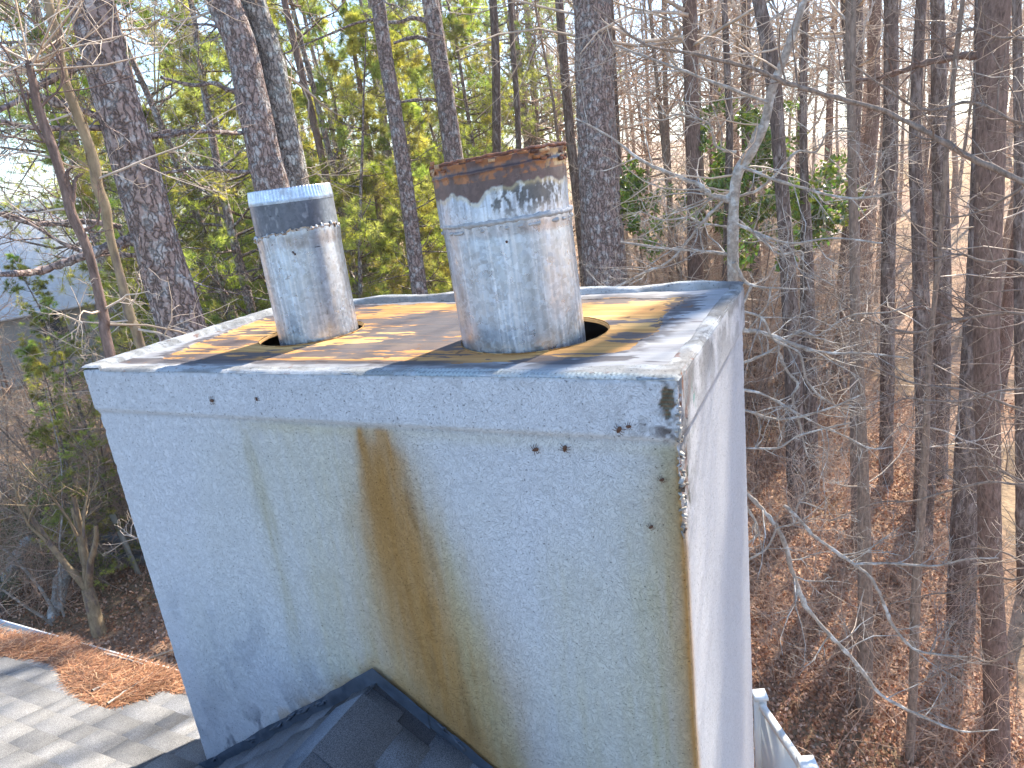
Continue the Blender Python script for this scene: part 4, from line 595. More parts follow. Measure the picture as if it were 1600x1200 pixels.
# ------------------------------------------------------------------ bugs on the stucco
BUGS = [(1.816, .207, 20, 'under the band, left one of the close pair'), (1.901, .199, 75, 'under the band, right one of the close pair'),
        (2.054, .136, 60, 'on the raised band left of the chipped corner'), (2.079, .126, 10, 'on the raised band closest to the chipped corner patch'), (.647, .101, 5, 'on the left part of the raised band, bigger of two'),
        (.853, .09, 100, 'on the raised band below the small pipe, reddish'), (2.116, .403, 45, 'alone low beside the right rust stain'), (2.152, .267, 30, 'just under the chipped corner on yellowed stucco')]
for i, (x, v, an, tx) in enumerate(BUGS):
    G = Geo(); sc = .0085 if i in (0, 1, 2, 4) else .006
    a = math.radians(an); ax = np.array([math.cos(a), 0, math.sin(a)]); sd = np.array([-math.sin(a), 0, math.cos(a)]); c0 = np.array([x, -.012 if v < BAND else -.006, Z0-v])
    t = np.linspace(-1, 1, 9); rad = np.sqrt(np.clip(1-t*t, .01, 1))*sc*.62*(1+.25*t)
    A, Tt = np.meshgrid(np.linspace(0, 2*math.pi, 13), np.arange(9), indexing='ij'); rr = rad[Tt]
    V = c0+ax*(t[Tt][..., None]*sc*1.25)+sd*(np.cos(A)*rr)[..., None]+np.array([0, -1, 0])*(np.sin(A)*rr*.6)[..., None]; G.grid(V)
    root = G.build('stink_bug', MT['bug'], smooth=True); tag(root, 'tiny brown bug '+tx, 'bug', 'bugs on the stucco')
    L = Geo()
    for s in (-1, 1):
        for k in (-.5, 0, .5):
            p = c0+ax*sc*k; L.tube([p, p+sd*s*sc*1.1+ax*sc*k*.6+np.array([0, -.002, 0]), p+sd*s*sc*1.7+ax*sc*k*1.2+np.array([0, .003, 0])], [sc*.09]*3, 4)
    o = L.build('legs', MT['bug'], root)

# ------------------------------------------------------------------ the house roof round the chimney
house = empty('house', (0, 0, 0), 'house roof of grey shingles around the foot of the chimney', 'house')
RZ = lambda y: Z0-1.87-.3*y
def shingles(G, org, ud, vd, nrm, width, length, seed, tone, expo=.14, filt=None):
    r = random.Random(seed); ud, vd, nrm, org = map(np.array, (ud, vd, nrm, org)); nc = int(length/expo)+1
    for k in range(nc):
        v1 = k*expo; u = -r.uniform(0, .3); thick = False
        base = tone*r.uniform(.95, 1.05)
        while u < width:
            wd = r.uniform(.10, .30); th = .0055 if thick else .0025; thick = not thick
            wob = r.uniform(-.002, .002)
            if filt is None or filt(u+wd/2, v1):
                h0, h1 = .0012, th+.0045
                q = [org+ud*(u+.0012)+vd*(v1-.01)+nrm*h0, org+ud*(u+wd-.0012)+vd*(v1-.01)+nrm*h0, org+ud*(u+wd-.0012)+vd*(v1+expo+wob)+nrm*h1, org+ud*(u+.0012)+vd*(v1+expo+wob)+nrm*h1]
                lo = [p-nrm*(.001+(h1 if i > 1 else h0)) for i, p in enumerate(q)]
                cc = np.array(base)*r.uniform(.80, 1.15)*(1.0 if th < .004 else 1.06)
                G.add(q+lo, [[0, 1, 2, 3], [3, 2, 6, 7], [0, 3, 7, 4], [1, 5, 6, 2]], cc)
            u += wd
def roof():
    sl = math.hypot(1, .3); vd = np.array([0, 1, -.3])/sl; nr = np.array([0, .3, 1])/sl
    y0, y1 = -3.5, .455; ln = (y1-y0)*sl; x0, x1 = -6.5, 2.62
    G = Geo(); shingles(G, (x0, y0, RZ(y0)), (1, 0, 0), vd, nr, x1-x0, ln-.005, 1, np.array([.215, .21, .205]))
    o = np.array([x0, y0, RZ(y0)]); G.add([o, o+[x1-x0, 0, 0], o+[x1-x0, 0, 0]+vd*ln, o+vd*ln], [[0, 1, 2, 3]], (.1, .1, .1))
    o2 = o+np.array([0, 0, 0]); vd2 = np.array([0, -1, -.3])/sl; G.add([o2, o2+[x1-x0, 0, 0], o2+[x1-x0, 0, 0]+vd2*4.5, o2+vd2*4.5], [[3, 2, 1, 0]], (.2, .2, .2))
    rf = child(G, 'roof', MT['shingle'], house)
    # house walls under the eaves
    G = Geo(); G.box((-1.94, -3.5, 2.2), (4.3, 3.5, 2.2)); child(G, 'wall', MT['siding'], house)
    # gutter with hanger lips along the far eave
    ye, ze = y1+.005, RZ(y1)-.03
    prof = np.array([(0, .03), (0, -.09), (.02, -.10), (.075, -.10), (.085, -.07), (.10, -.03), (.105, .012), (.115, .014), (.115, .004), (.108, .002)])
    for a, b in ((x0, -.02),):
        xs = np.array([a, b]); V = np.stack([np.stack([np.full(len(prof), x), ye+prof[:, 0], ze+prof[:, 1]], -1) for x in xs]); G = Geo(); G.grid(V)
        for x in (a, b): G.box((x, ye+.055, ze-.04), (.002, .055, .05))
        g = child(G, 'gutter', MT['white'], house)
    G = Geo()
    # corrugated white downspout elbow near the chimney
    n = 40; t = np.linspace(0, 1, n); P = np.stack([-.42-.02*t, ye+.06+.28*np.sin(t*1.6), ze-.05-.0*t-1.1*t**1.5], -1); G.tube(P, .055+.005*np.sin(t*120), 12); child(G, 'downspout', MT['white'], house, True)
roof()
def cricket():
    zr = Z0-1.076-.055; L = 2.6; s = .69; sl = math.hypot(1, s)
    G = Geo()
    for sg in (-1, 1):
        vd = np.array([sg, 0, -s])/sl; nr = np.array([sg*s, 0, 1])/sl
        ud = np.array([0, 1, 0]); org = np.array([1.1, -L, zr])
        shingles(G, org, ud, vd, nr, L-.09, 1.45, 20+sg, np.array([.125, .14, .165]))
        G.add([org, org+ud*(L-.01), org+ud*(L-.01)+vd*1.6, org+vd*1.6], [[0, 1, 2, 3]], (.05, .05, .055))
    # ridge caps
    r = random.Random(2)
    for k in range(12):
        y1 = -.085-k*.20; y0 = y1-.26; hh = .012
        for sg in (-1, 1):
            vd = np.array([sg, 0, -s])/sl
            m = np.array([1.1, 0, zr+hh+.004]); cc = np.array([.125, .14, .165])*r.uniform(.9, 1.1)
            p = [m+[0, y1, 0], m+[0, y0, .006], m+[0, y0, .006]+vd*.17, m+[0, y1, 0]+vd*.17]; q = [a-np.array([0, 0, .008]) for a in p]
            G.add(p+q, [[0, 1, 2, 3] if sg > 0 else [3, 2, 1, 0], [3, 2, 6, 7], [1, 2, 6, 5], [0, 3, 7, 4]], cc)
    child(G, 'cricket', MT['shingle'], house)
    # flashing: apron on the wall and on the shingles
    G = Geo(); zp = Z0-1.076
    for sg in (-1, 1):
        ln = np.linspace(0, 1.14, 150); prof = np.linspace(0, 1, 14); Ln, Pf = np.meshgrid(ln, prof, indexing='ij')
        # 0..0.45 on the wall going down, then bends out over the shingles
        upw = np.clip(1-Pf/.5, 0, 1)*.075; out = np.clip((Pf-.5)/.5, 0, 1)*.085
        nz_ = (fbm(Ln*13+sg*5, Pf*2, 3, 600+sg)-.5); wav = .012*nz_*(.3+Pf)+.008*ss(.55, .75, vn(Ln*22+sg*9, Ln*0, 61))*np.exp(-((Pf-.12)/.15)**2)
        topj = .010*(vn(Ln*18+sg, Ln*0, 62)-.5)*np.exp(-(Pf/.12)**2)
        x = 1.1+sg*Ln; y = -.009-out-wav*.6-.004*(Pf < .5); z = zp-.075-Ln*s+upw+topj+.010*np.clip(Pf-.5, 0, .5)*1.2+.004-.012*ss(.9, 1, Pf)+wav*.5*(Pf > .5)
        G.grid(np.stack([x, y, z], -1), flip=(sg > 0))
    # peak patch folded over the ridge
    for sg in (-1, 1):
        u = np.linspace(0, .20 if sg > 0 else .10, 16); p = np.linspace(0, 1, 10); U, Pp = np.meshgrid(u, p, indexing='ij')
        y = -.016-.10*np.clip((Pp-.4)/.6, 0, 1)-.004*vn(U*30, Pp*5, 3); z = zp+.006-.085*np.clip(Pp/.4, 0, 1)-U*s+.012*Pp+.004
        G.grid(np.stack([1.1+sg*U, y, z], -1), flip=(sg > 0))
    r = random.Random(8)
    for k in range(26):
        l = r.uniform(.2, 1.0); sg = r.choice((-1, -1, 1)); p = np.array([1.1+sg*l, -.013, zp-l*s-r.uniform(.0, .02)]); d = np.array([sg, 0, -s])/sl; n = 5; q = [p+d*r.uniform(.01, .02)*i+np.array([0, -.004*r.random(), r.uniform(-.006, .006)]) for i in range(n)]
        G.tube(q, [.002, .006, .007, .005, .001], 6)
    child(G, 'flashing', MT['flash'], house, True)
cricket()

# ------------------------------------------------------------------ pine needles and sticks on the roof
def inpoly(x, y, P):
    ins = False
    for i in range(len(P)):
        a, b = P[i], P[(i+1) % len(P)]
        if (a[1] > y) != (b[1] > y) and x < (b[0]-a[0])*(y-a[1])/(b[1]-a[1])+a[0]: ins = not ins
    return ins
def polyd(x, y, P):
    m = 9
    for i in range(len(P)):
        a, b = np.array(P[i]), np.array(P[(i+1) % len(P)]); p = np.array([x, y]); t = max(0, min(1, (p-a)@(b-a)/((b-a)@(b-a)))); m = min(m, np.hypot(*(p-a-t*(b-a))))
    return m
def needles():
    P = [tuple(p) for p in DATA['pile']]; r = random.Random(11); G = Geo(); G2 = Geo(); n = 0
    vs = []; fs = []; cs = []; k = 0
    while n < 9000:
        x, y = r.uniform(-3.2, -.6), r.uniform(.08, .68)
        if x < -2.4:
            if abs(y-.36) > .07+.03*math.sin(x*9) or r.random() < .4: continue
        elif not inpoly(x, y, P): continue
        d = polyd(x, y, P) if x > -2.4 else .05
        hgt = min(d, .14)*.28; z = RZ(min(y, .5))+.006+r.uniform(.1, 1)*hgt+.004
        a = r.gauss(.35, .9); L = r.uniform(.07, .19)*(.55 if d < .03 else 1); el = r.gauss(0, .16); bend = r.gauss(0, .5); m = 4
        p = np.array([x, y, z]); pts = []
        for i in range(m):
            t = i/(m-1)-.5; aa = a+bend*t; q = p+np.array([math.cos(aa)*L*t, math.sin(aa)*L*t, math.sin(el)*L*t+.01*(.25-t*t)]); q[2] = max(q[2], RZ(min(q[1], .5))+.004); pts.append(q)
        w_ = .0011*r.uniform(.8, 1.5); nn = np.array([-math.sin(a), math.cos(a), r.uniform(-.5, .5)])*w_
        for q in pts: vs += [q-nn, q+nn]
        for i in range(m-1): fs.append([k+2*i, k+2*i+1, k+2*i+3, k+2*i+2])
        k += 2*m; cc = r.choice([(.42, .19, .085), (.34, .14, .065), (.50, .25, .12), (.26, .115, .06), (.58, .34, .19), (.19, .095, .05)]); cs += [cc]*(2*m); n += 1
    G.add(np.array(vs), np.array(fs), np.array(cs))
    # matted bed below the loose needles
    xs = np.linspace(-3.3, -.6, 120); ys = np.linspace(.08, .66, 44); X, Y = np.meshgrid(xs, ys, indexing='ij'); Dm = np.array([[(polyd(a, b, P) if (a > -2.4 and inpoly(a, b, P)) else (max(0, .055-abs(b-.36)) if a <= -2.4 else -.02)) for b in ys] for a in xs])
    Zb = RZ(np.minimum(Y, .5))+.0+np.clip(Dm, -.03, .14)*.26+.008+.012*(vn(X*30, Y*30, 4)-.5)*(Dm > .01)-.006
    cb = np.array([.20, .085, .04])*(.6+.8*fbm(X*25, Y*25, 3, 6))[..., None]; G.grid(np.stack([X, Y, Zb], -1), cb, (Dm > 0)[:-1, :-1], flip=True)
    tag(G.build('pine_needles', MT['needle']), 'pile of orange brown dry pine needles along the roof edge', 'pine needles', kind='stuff')
    lab = ['thin bare stick lying across the lower edge of the needle pile', 'short pale broken stick on top of the needle pile', 'straight pale stick along the far rim of the needle pile']
    for s, l, rr in zip(DATA['sticks'], lab, (.006, .009, .009)):
        G = Geo(); p = np.array([[a, b, RZ(min(b, .5))+.03+.008*i] for i, (a, b) in enumerate(s)]); t = np.linspace(0, len(p)-1, 12); q = np.stack([np.interp(t, range(len(p)), p[:, k]) for k in range(3)], -1)
        q += np.random.RandomState(1).randn(12, 3)*.0025; G.tube(q, np.linspace(rr, rr*.5, 12)*(1+.2*np.sin(t*9)), 7); G.tube([q[6], q[6]+np.array([.02, .03, .02])], [rr*.5, rr*.2], 5)
        tag(G.build('stick', MT['pale'], smooth=True), l, 'stick', 'sticks on the needle pile')
needles()

# ------------------------------------------------------------------ plants: growth helpers
def unit(v): return v/(np.linalg.norm(v)+1e-9)
def grow(G, p, d, L, r, depth, R, up=.1, kids=5, spread=.9, k=4, wob=.18, tips=None, n=None, r1=.25, shrink=.55, minr=.0012):
    n = n or (6 if depth > 1 else 4); pts = [np.array(p)]; d = unit(np.array(d, float)); st = L/(n-1)
    for i in range(n-1):
        d = unit(d+R.randn(3)*wob+np.array([0, 0, up])); pts.append(pts[-1]+d*st)
    P = np.array(pts); rad = np.linspace(r, max(r*r1, minr), n); G.tube(P, rad, k)
    if tips is not None and depth <= 1: tips.append((P, d))
    if depth > 0:
        for j in range(kids):
            t = R.uniform(.2, 1)*(n-1); i = int(min(t, n-2)); q = P[i]+(P[i+1]-P[i])*(t-i); dd = unit(P[i+1]-P[i]); s = R.randn(3); s = unit(s-dd*(s@dd))
            grow(G, q, dd*(1-spread*.55)+s*spread, L*shrink*R.uniform(.6, 1.1)*(1.15-.5*t/(n-1)), max(np.interp(t, range(n), rad)*.6, minr), depth-1, R, up, kids, spread, max(3, k-1), wob, tips, None, r1, shrink, minr)
def trunk_extend(P, h_up, R):
    """extend a seen trunk polyline down to the ground and up"""
    P = np.array(P)
    if P[0, 2] < P[-1, 2]: P = P[::-1]
    top = P[0]; bot = P[-1]
    d = unit(P[-1, :3]-P[max(-3, -len(P)), :3]); 
    if d[2] > -.5: d = np.array([0, 0, -1.])
    d = unit(d*.4+np.array([0, 0, -.6])); rows = [*P]
    g = float(gz(bot[0], bot[1])); 
    if bot[2] > g+.05:
        dz = bot[2]-g
        for t in (.33, .66, .93, 1.0, 1.03):
            q = bot[:3]+d*(dz*t/abs(d[2])); rows.append(np.array([*q, bot[3]*(1+.12*t+(.35 if t >= 1 else 0))]))
    up = []
    du = unit(P[0, :3]-P[min(2, len(P)-1), :3]); du = unit(du+np.array([0, 0, .6])); q = top[:3].copy(); r = top[3]
    if h_up > 0:
        n = 8
        for i in range(n):
            du = unit(du+R.randn(3)*.04+np.array([0, 0, .1])); q = q+du*h_up/n; up.append(np.array([*q, r*(1-(i+1)/n*.8)]))
    return np.array(up[::-1]+rows)
def smooth_line(P, m=4):
    P = np.array(P); n = len(P); t = np.linspace(0, n-1, (n-1)*m+1); out = []
    for x in t:
        i = min(int(x), n-2); f = x-i; a, b, c, d = P[max(i-1, 0)], P[i], P[i+1], P[min(i+2, n-1)]
        out.append(.5*((2*b)+(c-a)*f+(2*a-5*b+4*c-d)*f*f+(3*b-a-3*c+d)*f**3))
    return np.array(out)
def leafquads(G, C, Nn, size, cols, R, asp=.5, droop=0):
    """many small leaves as two-triangle quads: C centres, size array"""
    n = len(C); a = R.randn(n, 3); a /= np.linalg.norm(a, axis=1)[:, None]; b = R.randn(n, 3); b -= a*(a*b).sum(1)[:, None]; b /= np.linalg.norm(b, axis=1)[:, None]
    s = size[:, None]; V = np.stack([C-a*s, C+b*s*asp, C+a*s, C-b*s*asp], 1).reshape(-1, 3)
    F = np.arange(n*4).reshape(-1, 4); c = np.repeat(cols, 4, axis=0); G.add(V, F, c)
def tuft(G, C, Dr, n, L, wd, R, cols):
    """needle tufts: n needles at each centre fanned round direction Dr"""
    m = len(C); Dn = np.repeat(Dr, n, 0)+R.randn(m*n, 3)*.62; Dn /= np.linalg.norm(Dn, axis=1)[:, None]; Cc = np.repeat(C, n, 0)
    s = R.randn(m*n, 3); s -= Dn*(s*Dn).sum(1)[:, None]; s /= np.linalg.norm(s, axis=1)[:, None]; l = L*R.uniform(.6, 1.1, (m*n, 1))
    V = np.stack([Cc-s*wd, Cc+s*wd, Cc+Dn*l+np.array([0, 0, -.12])*l], 1).reshape(-1, 3); G.add(V, np.arange(m*n*3).reshape(-1, 3), np.repeat(np.repeat(cols, n, 0), 3, 0))
def shape_of(name, trunk_g, trunk_m, crown_g, crown_m, fol_g=None, fol_m=None, leafname='foliage'):
    out = [('trunk', trunk_g.mesh('trunk', trunk_m, True))]
    if crown_g is not None: out.append(('crown', crown_g.mesh('crown', crown_m, False)))
    if fol_g is not None: out.append((leafname, fol_g.mesh(leafname, fol_m)))
    return name, out
def place(proto, loc, rz, sc, label, cat, group, tilt=0, tdir=0):
    name, parts = proto
    r = empty(name, loc, label, cat, group); r.rotation_euler = (tilt*math.cos(tdir), tilt*math.sin(tdir), rz); r.scale = (sc, sc, sc)
    for pn, me in parts:
        o = bpy.data.objects.new(pn, me); COL.objects.link(o); o.parent = r
    return r

# ------------------------------------------------------------------ prototypes
def proto_bare(seed, H, r0, mt, dens=40, low=.18, k2=6, hi=.62):
    R = np.random.RandomState(seed); T = Geo(); C = Geo(); n = 16; p = np.zeros(3); d = np.array([0, 0, 1.]); pts = [p]
    for i in range(n-1): d = unit(d+R.randn(3)*.045+np.array([0, 0, .15])); pts.append(pts[-1]+d*H/(n-1))
    P = np.array(pts); P[0, 2] -= .4; rad = r0*np.linspace(1, .12, n)**.9; rad[0] *= 1.35; T.tube(P, rad, 8)
    if R.rand() < .6:
        i = int(n*.55); q = P[i]; dd = unit(np.array([R.randn(), R.randn(), 2.2])); grow(T, q, dd, H*.4, rad[i]*.75, 0, R, .15, 0, n=8, wob=.08, k=6)
        grow(C, q, dd, H*.38, rad[i]*.4, 2, R, .12, 7, .8, 3, shrink=.5)
    for j in range(dens):
        t = low+(hi-low)*R.rand()**.9; x = t*(n-1); i = int(min(x, n-2)); q = P[i]+(P[i+1]-P[i])*(x-i); a = R.uniform(0, 2*math.pi); rr = np.interp(x, range(n), rad)
        L = (1.2+3.2*math.sin(math.pi*min(1, t*1.05)))*R.uniform(.5, 1.1)*H/20; dd = np.array([math.cos(a), math.sin(a), R.uniform(-.1, 1.1)])
        grow(C, q, dd, L, min(rr*.45, .04)+.005, 2, R, .07, k2, .85, 3, .22, shrink=.5, minr=.0023)
    return shape_of('bare_tree', T, MT[mt], C, MT['twig' if seed % 2 else 'twig_red'])
def proto_sapling(seed, mt, H=5.5):
    R = np.random.RandomState(seed); T = Geo(); C = Geo()
    for s in range(R.randint(1, 4)):
        d = unit(np.array([R.randn()*.18, R.randn()*.18, 1])); p = np.array([R.randn()*.1, R.randn()*.1, -.2]); n = 12; pts = [p]
        for i in range(n-1): d = unit(d+R.randn(3)*.09+np.array([0, 0, .06])); pts.append(pts[-1]+d*H*R.uniform(.8, 1.1)/(n-1))
        P = np.array(pts); rad = np.linspace(.028, .005, n)*R.uniform(.7, 1.4); T.tube(P, rad, 6)
        for j in range(12):
            x = R.uniform(.15, 1)*(n-1); i = int(min(x, n-2)); q = P[i]+(P[i+1]-P[i])*(x-i); a = R.uniform(0, 6.28)
            grow(C, q, (math.cos(a), math.sin(a), R.uniform(0, .9)), R.uniform(.8, 2.2), .010, 2, R, .05, 5, .85, 3, .25, r1=.3, shrink=.52, minr=.0022)
    return shape_of('sapling', T, MT[mt], C, MT['twig' if seed % 2 else 'twig_red'])
def proto_pine(seed, H, r0, low, mt='pine', reach=2.6, dens=75, fine=1.0, tone=(.36, .41, .15)):
    R = np.random.RandomState(seed); T = Geo(); C = Geo(); F = Geo(); n = 14; d = np.array([0, 0, 1.]); pts = [np.zeros(3)]
    for i in range(n-1): d = unit(d+R.randn(3)*.035+np.array([0, 0, .15])); pts.append(pts[-1]+d*H/(n-1))
    P = np.array(pts); P[0, 2] -= .4; rad = r0*np.linspace(1, .12, n); T.tube(P, rad, 9)
    cs = []; ds = []; cc = []
    for j in range(dens):
        t = low+(1-low)*R.rand(); x = t*(n-1); i = int(min(x, n-2)); q = P[i]+(P[i+1]-P[i])*(x-i); a = R.uniform(0, 6.283); rr = np.interp(x, range(n), rad)
        u = (t-low)/(1-low); L = reach*(1-.75*u**1.6)*R.uniform(.55, 1.1); tips = []
        grow(C, q, (math.cos(a), math.sin(a), R.uniform(-.1, .45)), L, min(rr*.4, .035)+.004, 2, R, .07, 5, .8, 3, .16, tips, shrink=.42, minr=.003)
        tone_ = np.array(tone)*R.uniform(.55, 1.45)*np.array([R.uniform(.85, 1.25), 1, R.uniform(.7, 1.1)])
        for (Q, dd) in tips:
            for m in range(3):
                f = 1-.3*m*R.rand(); idx = f*(len(Q)-1); ii = int(min(idx, len(Q)-2)); cs.append(Q[ii]+(Q[ii+1]-Q[ii])*(idx-ii)); ds.append(unit(dd+np.array([0, 0, .25]))); cc.append(tone_*R.uniform(.75, 1.3))
    # dead lower snags
    for j in range(14):
        t = R.uniform(.08, max(low, .1)); x = t*(n-1); i = int(min(x, n-2)); q = P[i]; a = R.uniform(0, 6.28); grow(C, q, (math.cos(a), math.sin(a), R.uniform(-.2, .4)), R.uniform(.5, 1.8), .012, 1, R, 0, 4, .8, 3, .2, minr=.002)
    tuft(F, np.array(cs), np.array(ds), int(13*fine), .17, .0042, R, np.array(cc))
    return shape_of('pine_tree', T, MT[mt], C, MT[mt], F, MT['green'])
def proto_bush(seed, H=1.6, leaf=.035, n=1800, tone=(.07, .12, .03), name='evergreen_shrub', mt='mid', lm='greenleaf', spreadr=.8, zmin=0):
    R = np.random.RandomState(seed); T = Geo(); F = Geo(); tips = []
    for s in range(8):
        a = R.uniform(0, 6.28); grow(T, (R.randn()*.12, R.randn()*.12, -.1), (math.cos(a)*.45*spreadr, math.sin(a)*.45*spreadr, 1), H*R.uniform(.6, 1), .012, 2, R, .05, 4, .8, 4, .2, tips, shrink=.5)
    Q = np.vstack([t[0] for t in tips]); Q = Q[Q[:, 2] > zmin]; idx = R.randint(0, len(Q), n); C = Q[idx]+R.randn(n, 3)*.05
    cols = np.array(tone)*R.uniform(.5, 1.6, (n, 1))*np.stack([R.uniform(.8, 1.5, n), np.ones(n), R.uniform(.7, 1.1, n)], 1); leafquads(F, C, None, leaf*R.uniform(.6, 1.2, n), cols, R)
    return (name, [('stems', T.mesh('stems', MT[mt], False)), ('foliage', F.mesh('foliage', MT[lm]))])
BARE = [proto_bare(1, 22, .17, 'dark', 24), proto_bare(2, 19, .12, 'mid', 28), proto_bare(3, 24, .2, 'red', 24, .3), proto_bare(4, 16, .08, 'mid', 30, .12), proto_bare(5, 21, .14, 'dark', 30), proto_bare(6, 15, .06, 'red', 28, .1)]
FARB = [proto_bare(7, 20, .13, 'dark', 22, .3, 5, 1), proto_bare(8, 22, .16, 'mid', 20, .35, 5, 1), proto_bare(9, 18, .1, 'red', 24, .25, 5, 1)]
SAP = [proto_sapling(11, 'mid'), proto_sapling(12, 'red', 4.5), proto_sapling(13, 'pale', 5), proto_sapling(14, 'mid', 3.2), proto_sapling(15, 'dark', 6)]
PINE = [proto_pine(21, 14, .13, .12), proto_pine(22, 12, .10, .08, reach=2.3), proto_pine(23, 17, .17, .25, reach=3.0, dens=80), proto_pine(24, 10, .08, .05, reach=2.2, tone=(.38, .41, .15))]
TALLP = [proto_pine(25, 24, .24, .5, reach=3.4, dens=70), proto_pine(26, 26, .27, .55, reach=3.6, dens=70)]
BUSH = [proto_bush(31, leaf=.022, tone=(.11, .14, .06)), proto_bush(32, 2.4, .032, 2600, (.12, .17, .05)), proto_bush(33, 1.0, .018, 1200, (.16, .19, .13), name='low_shrub')]
HOLLY = proto_bush(34, 4.3, .04, 9000, (.15, .24, .055), spreadr=.2, zmin=2.8, name='holly_tree')

# ------------------------------------------------------------------ the trees one can tell apart
LABEL = dict(
 pineL=('pine_tree', 'thick leaning pine trunk with scaly bark left of the chimney corner', 'pine tree'),
 sapA=('sapling', 'slender crooked tan trunk between the reddish sapling and the thick pine', 'tree'),
 sapB=('sapling', 'slender reddish crooked trunk with curled snags, farthest out in front of the pale far roof', 'tree'),
 twinA=('pine_tree', 'thick brown pine trunk directly behind the small pipe, left of the pale lichened trunk', 'pine tree'),
 twinB=('oak_tree', 'thick trunk pale with lichen with an orange scar, just behind the small pipe', 'tree'),
 poleD=('pine_tree', 'straight pine pole standing between the two flue pipes', 'pine tree'),
 pineE=('pine_tree', 'dark pine trunk that passes behind the rusted rim of the wide pipe', 'pine tree'),
 poleF=('pine_tree', 'thin dark trunk above the middle of the rusted pipe rim', 'pine tree'),
 poleG=('pine_tree', 'thin reddish trunk just right of the lichened trunk behind the small pipe', 'pine tree'),
 poleH=('pine_tree', 'thin reddish trunk in the green thicket left of the straight pine pole', 'pine tree'),
 poleH2=('bare_tree', 'very thin dark stem over the right half of the rusted rim', 'tree'),
 pineI=('pine_tree', 'broad pine trunk with plated bark right beside the wide flue pipe', 'pine tree'),
 poleI2=('bare_tree', 'narrow dark trunk half hidden behind the broad plated pine', 'tree'),
 poleI3=('bare_tree', 'narrow trunk between the rusted pipe rim and the broad plated pine', 'tree'),
 lichenT=('dogwood_tree', 'pale grey lichened tree with crooked limbs behind the far chimney corner', 'tree'),
 limbT=('bare_tree', 'tree whose long mossy limb slopes across the upper woods on the right', 'tree'),
 bigR=('bare_tree', 'tall straight reddish trunk near the right edge with one side limb', 'tree'),
 trR14=('bare_tree', 'thick dark trunk just left of the tall reddish trunk', 'tree'),
 trR15=('bare_tree', 'olive brown trunk rising from the leafy slope behind the white fence', 'tree'),
 trR16=('bare_tree', 'slim trunk low on the slope between the olive brown trunk and the thick dark one', 'tree'),
 trR17=('bare_tree', 'straight dark trunk crossing under the long mossy limb', 'tree'),
 trR18=('bare_tree', 'slim brown trunk left of the straight dark trunk, below the green holly', 'tree'),
 trR19=('bare_tree', 'dark trunk next to the holly just right of the chimney corner tree', 'tree'),
 trR20=('bare_tree', 'straight dark trunk between the stout trunk and the thick dark one', 'tree'),
 trR21=('bare_tree', 'stout dark trunk whose lower half stands beside the white-leaved sprig', 'tree'),
 trR22=('bare_tree', 'narrow trunk at the very right edge beside the creek', 'tree'),
 tr10=('bare_tree', 'dark knobbly trunk behind the crooked top of the pale tree', 'tree'),
 tr23=('bare_tree', 'thin trunk against the sky gap left of the pale tree', 'tree'),
 tr24=('bare_tree', 'thin dark trunk directly behind the pale lichened tree', 'tree'),
 tr25=('bare_tree', 'very thin stem halfway between the broad plated pine and the pale tree', 'tree'),
 tr26=('bare_tree', 'dark trunk high up beyond the middle of the long mossy limb', 'tree'))
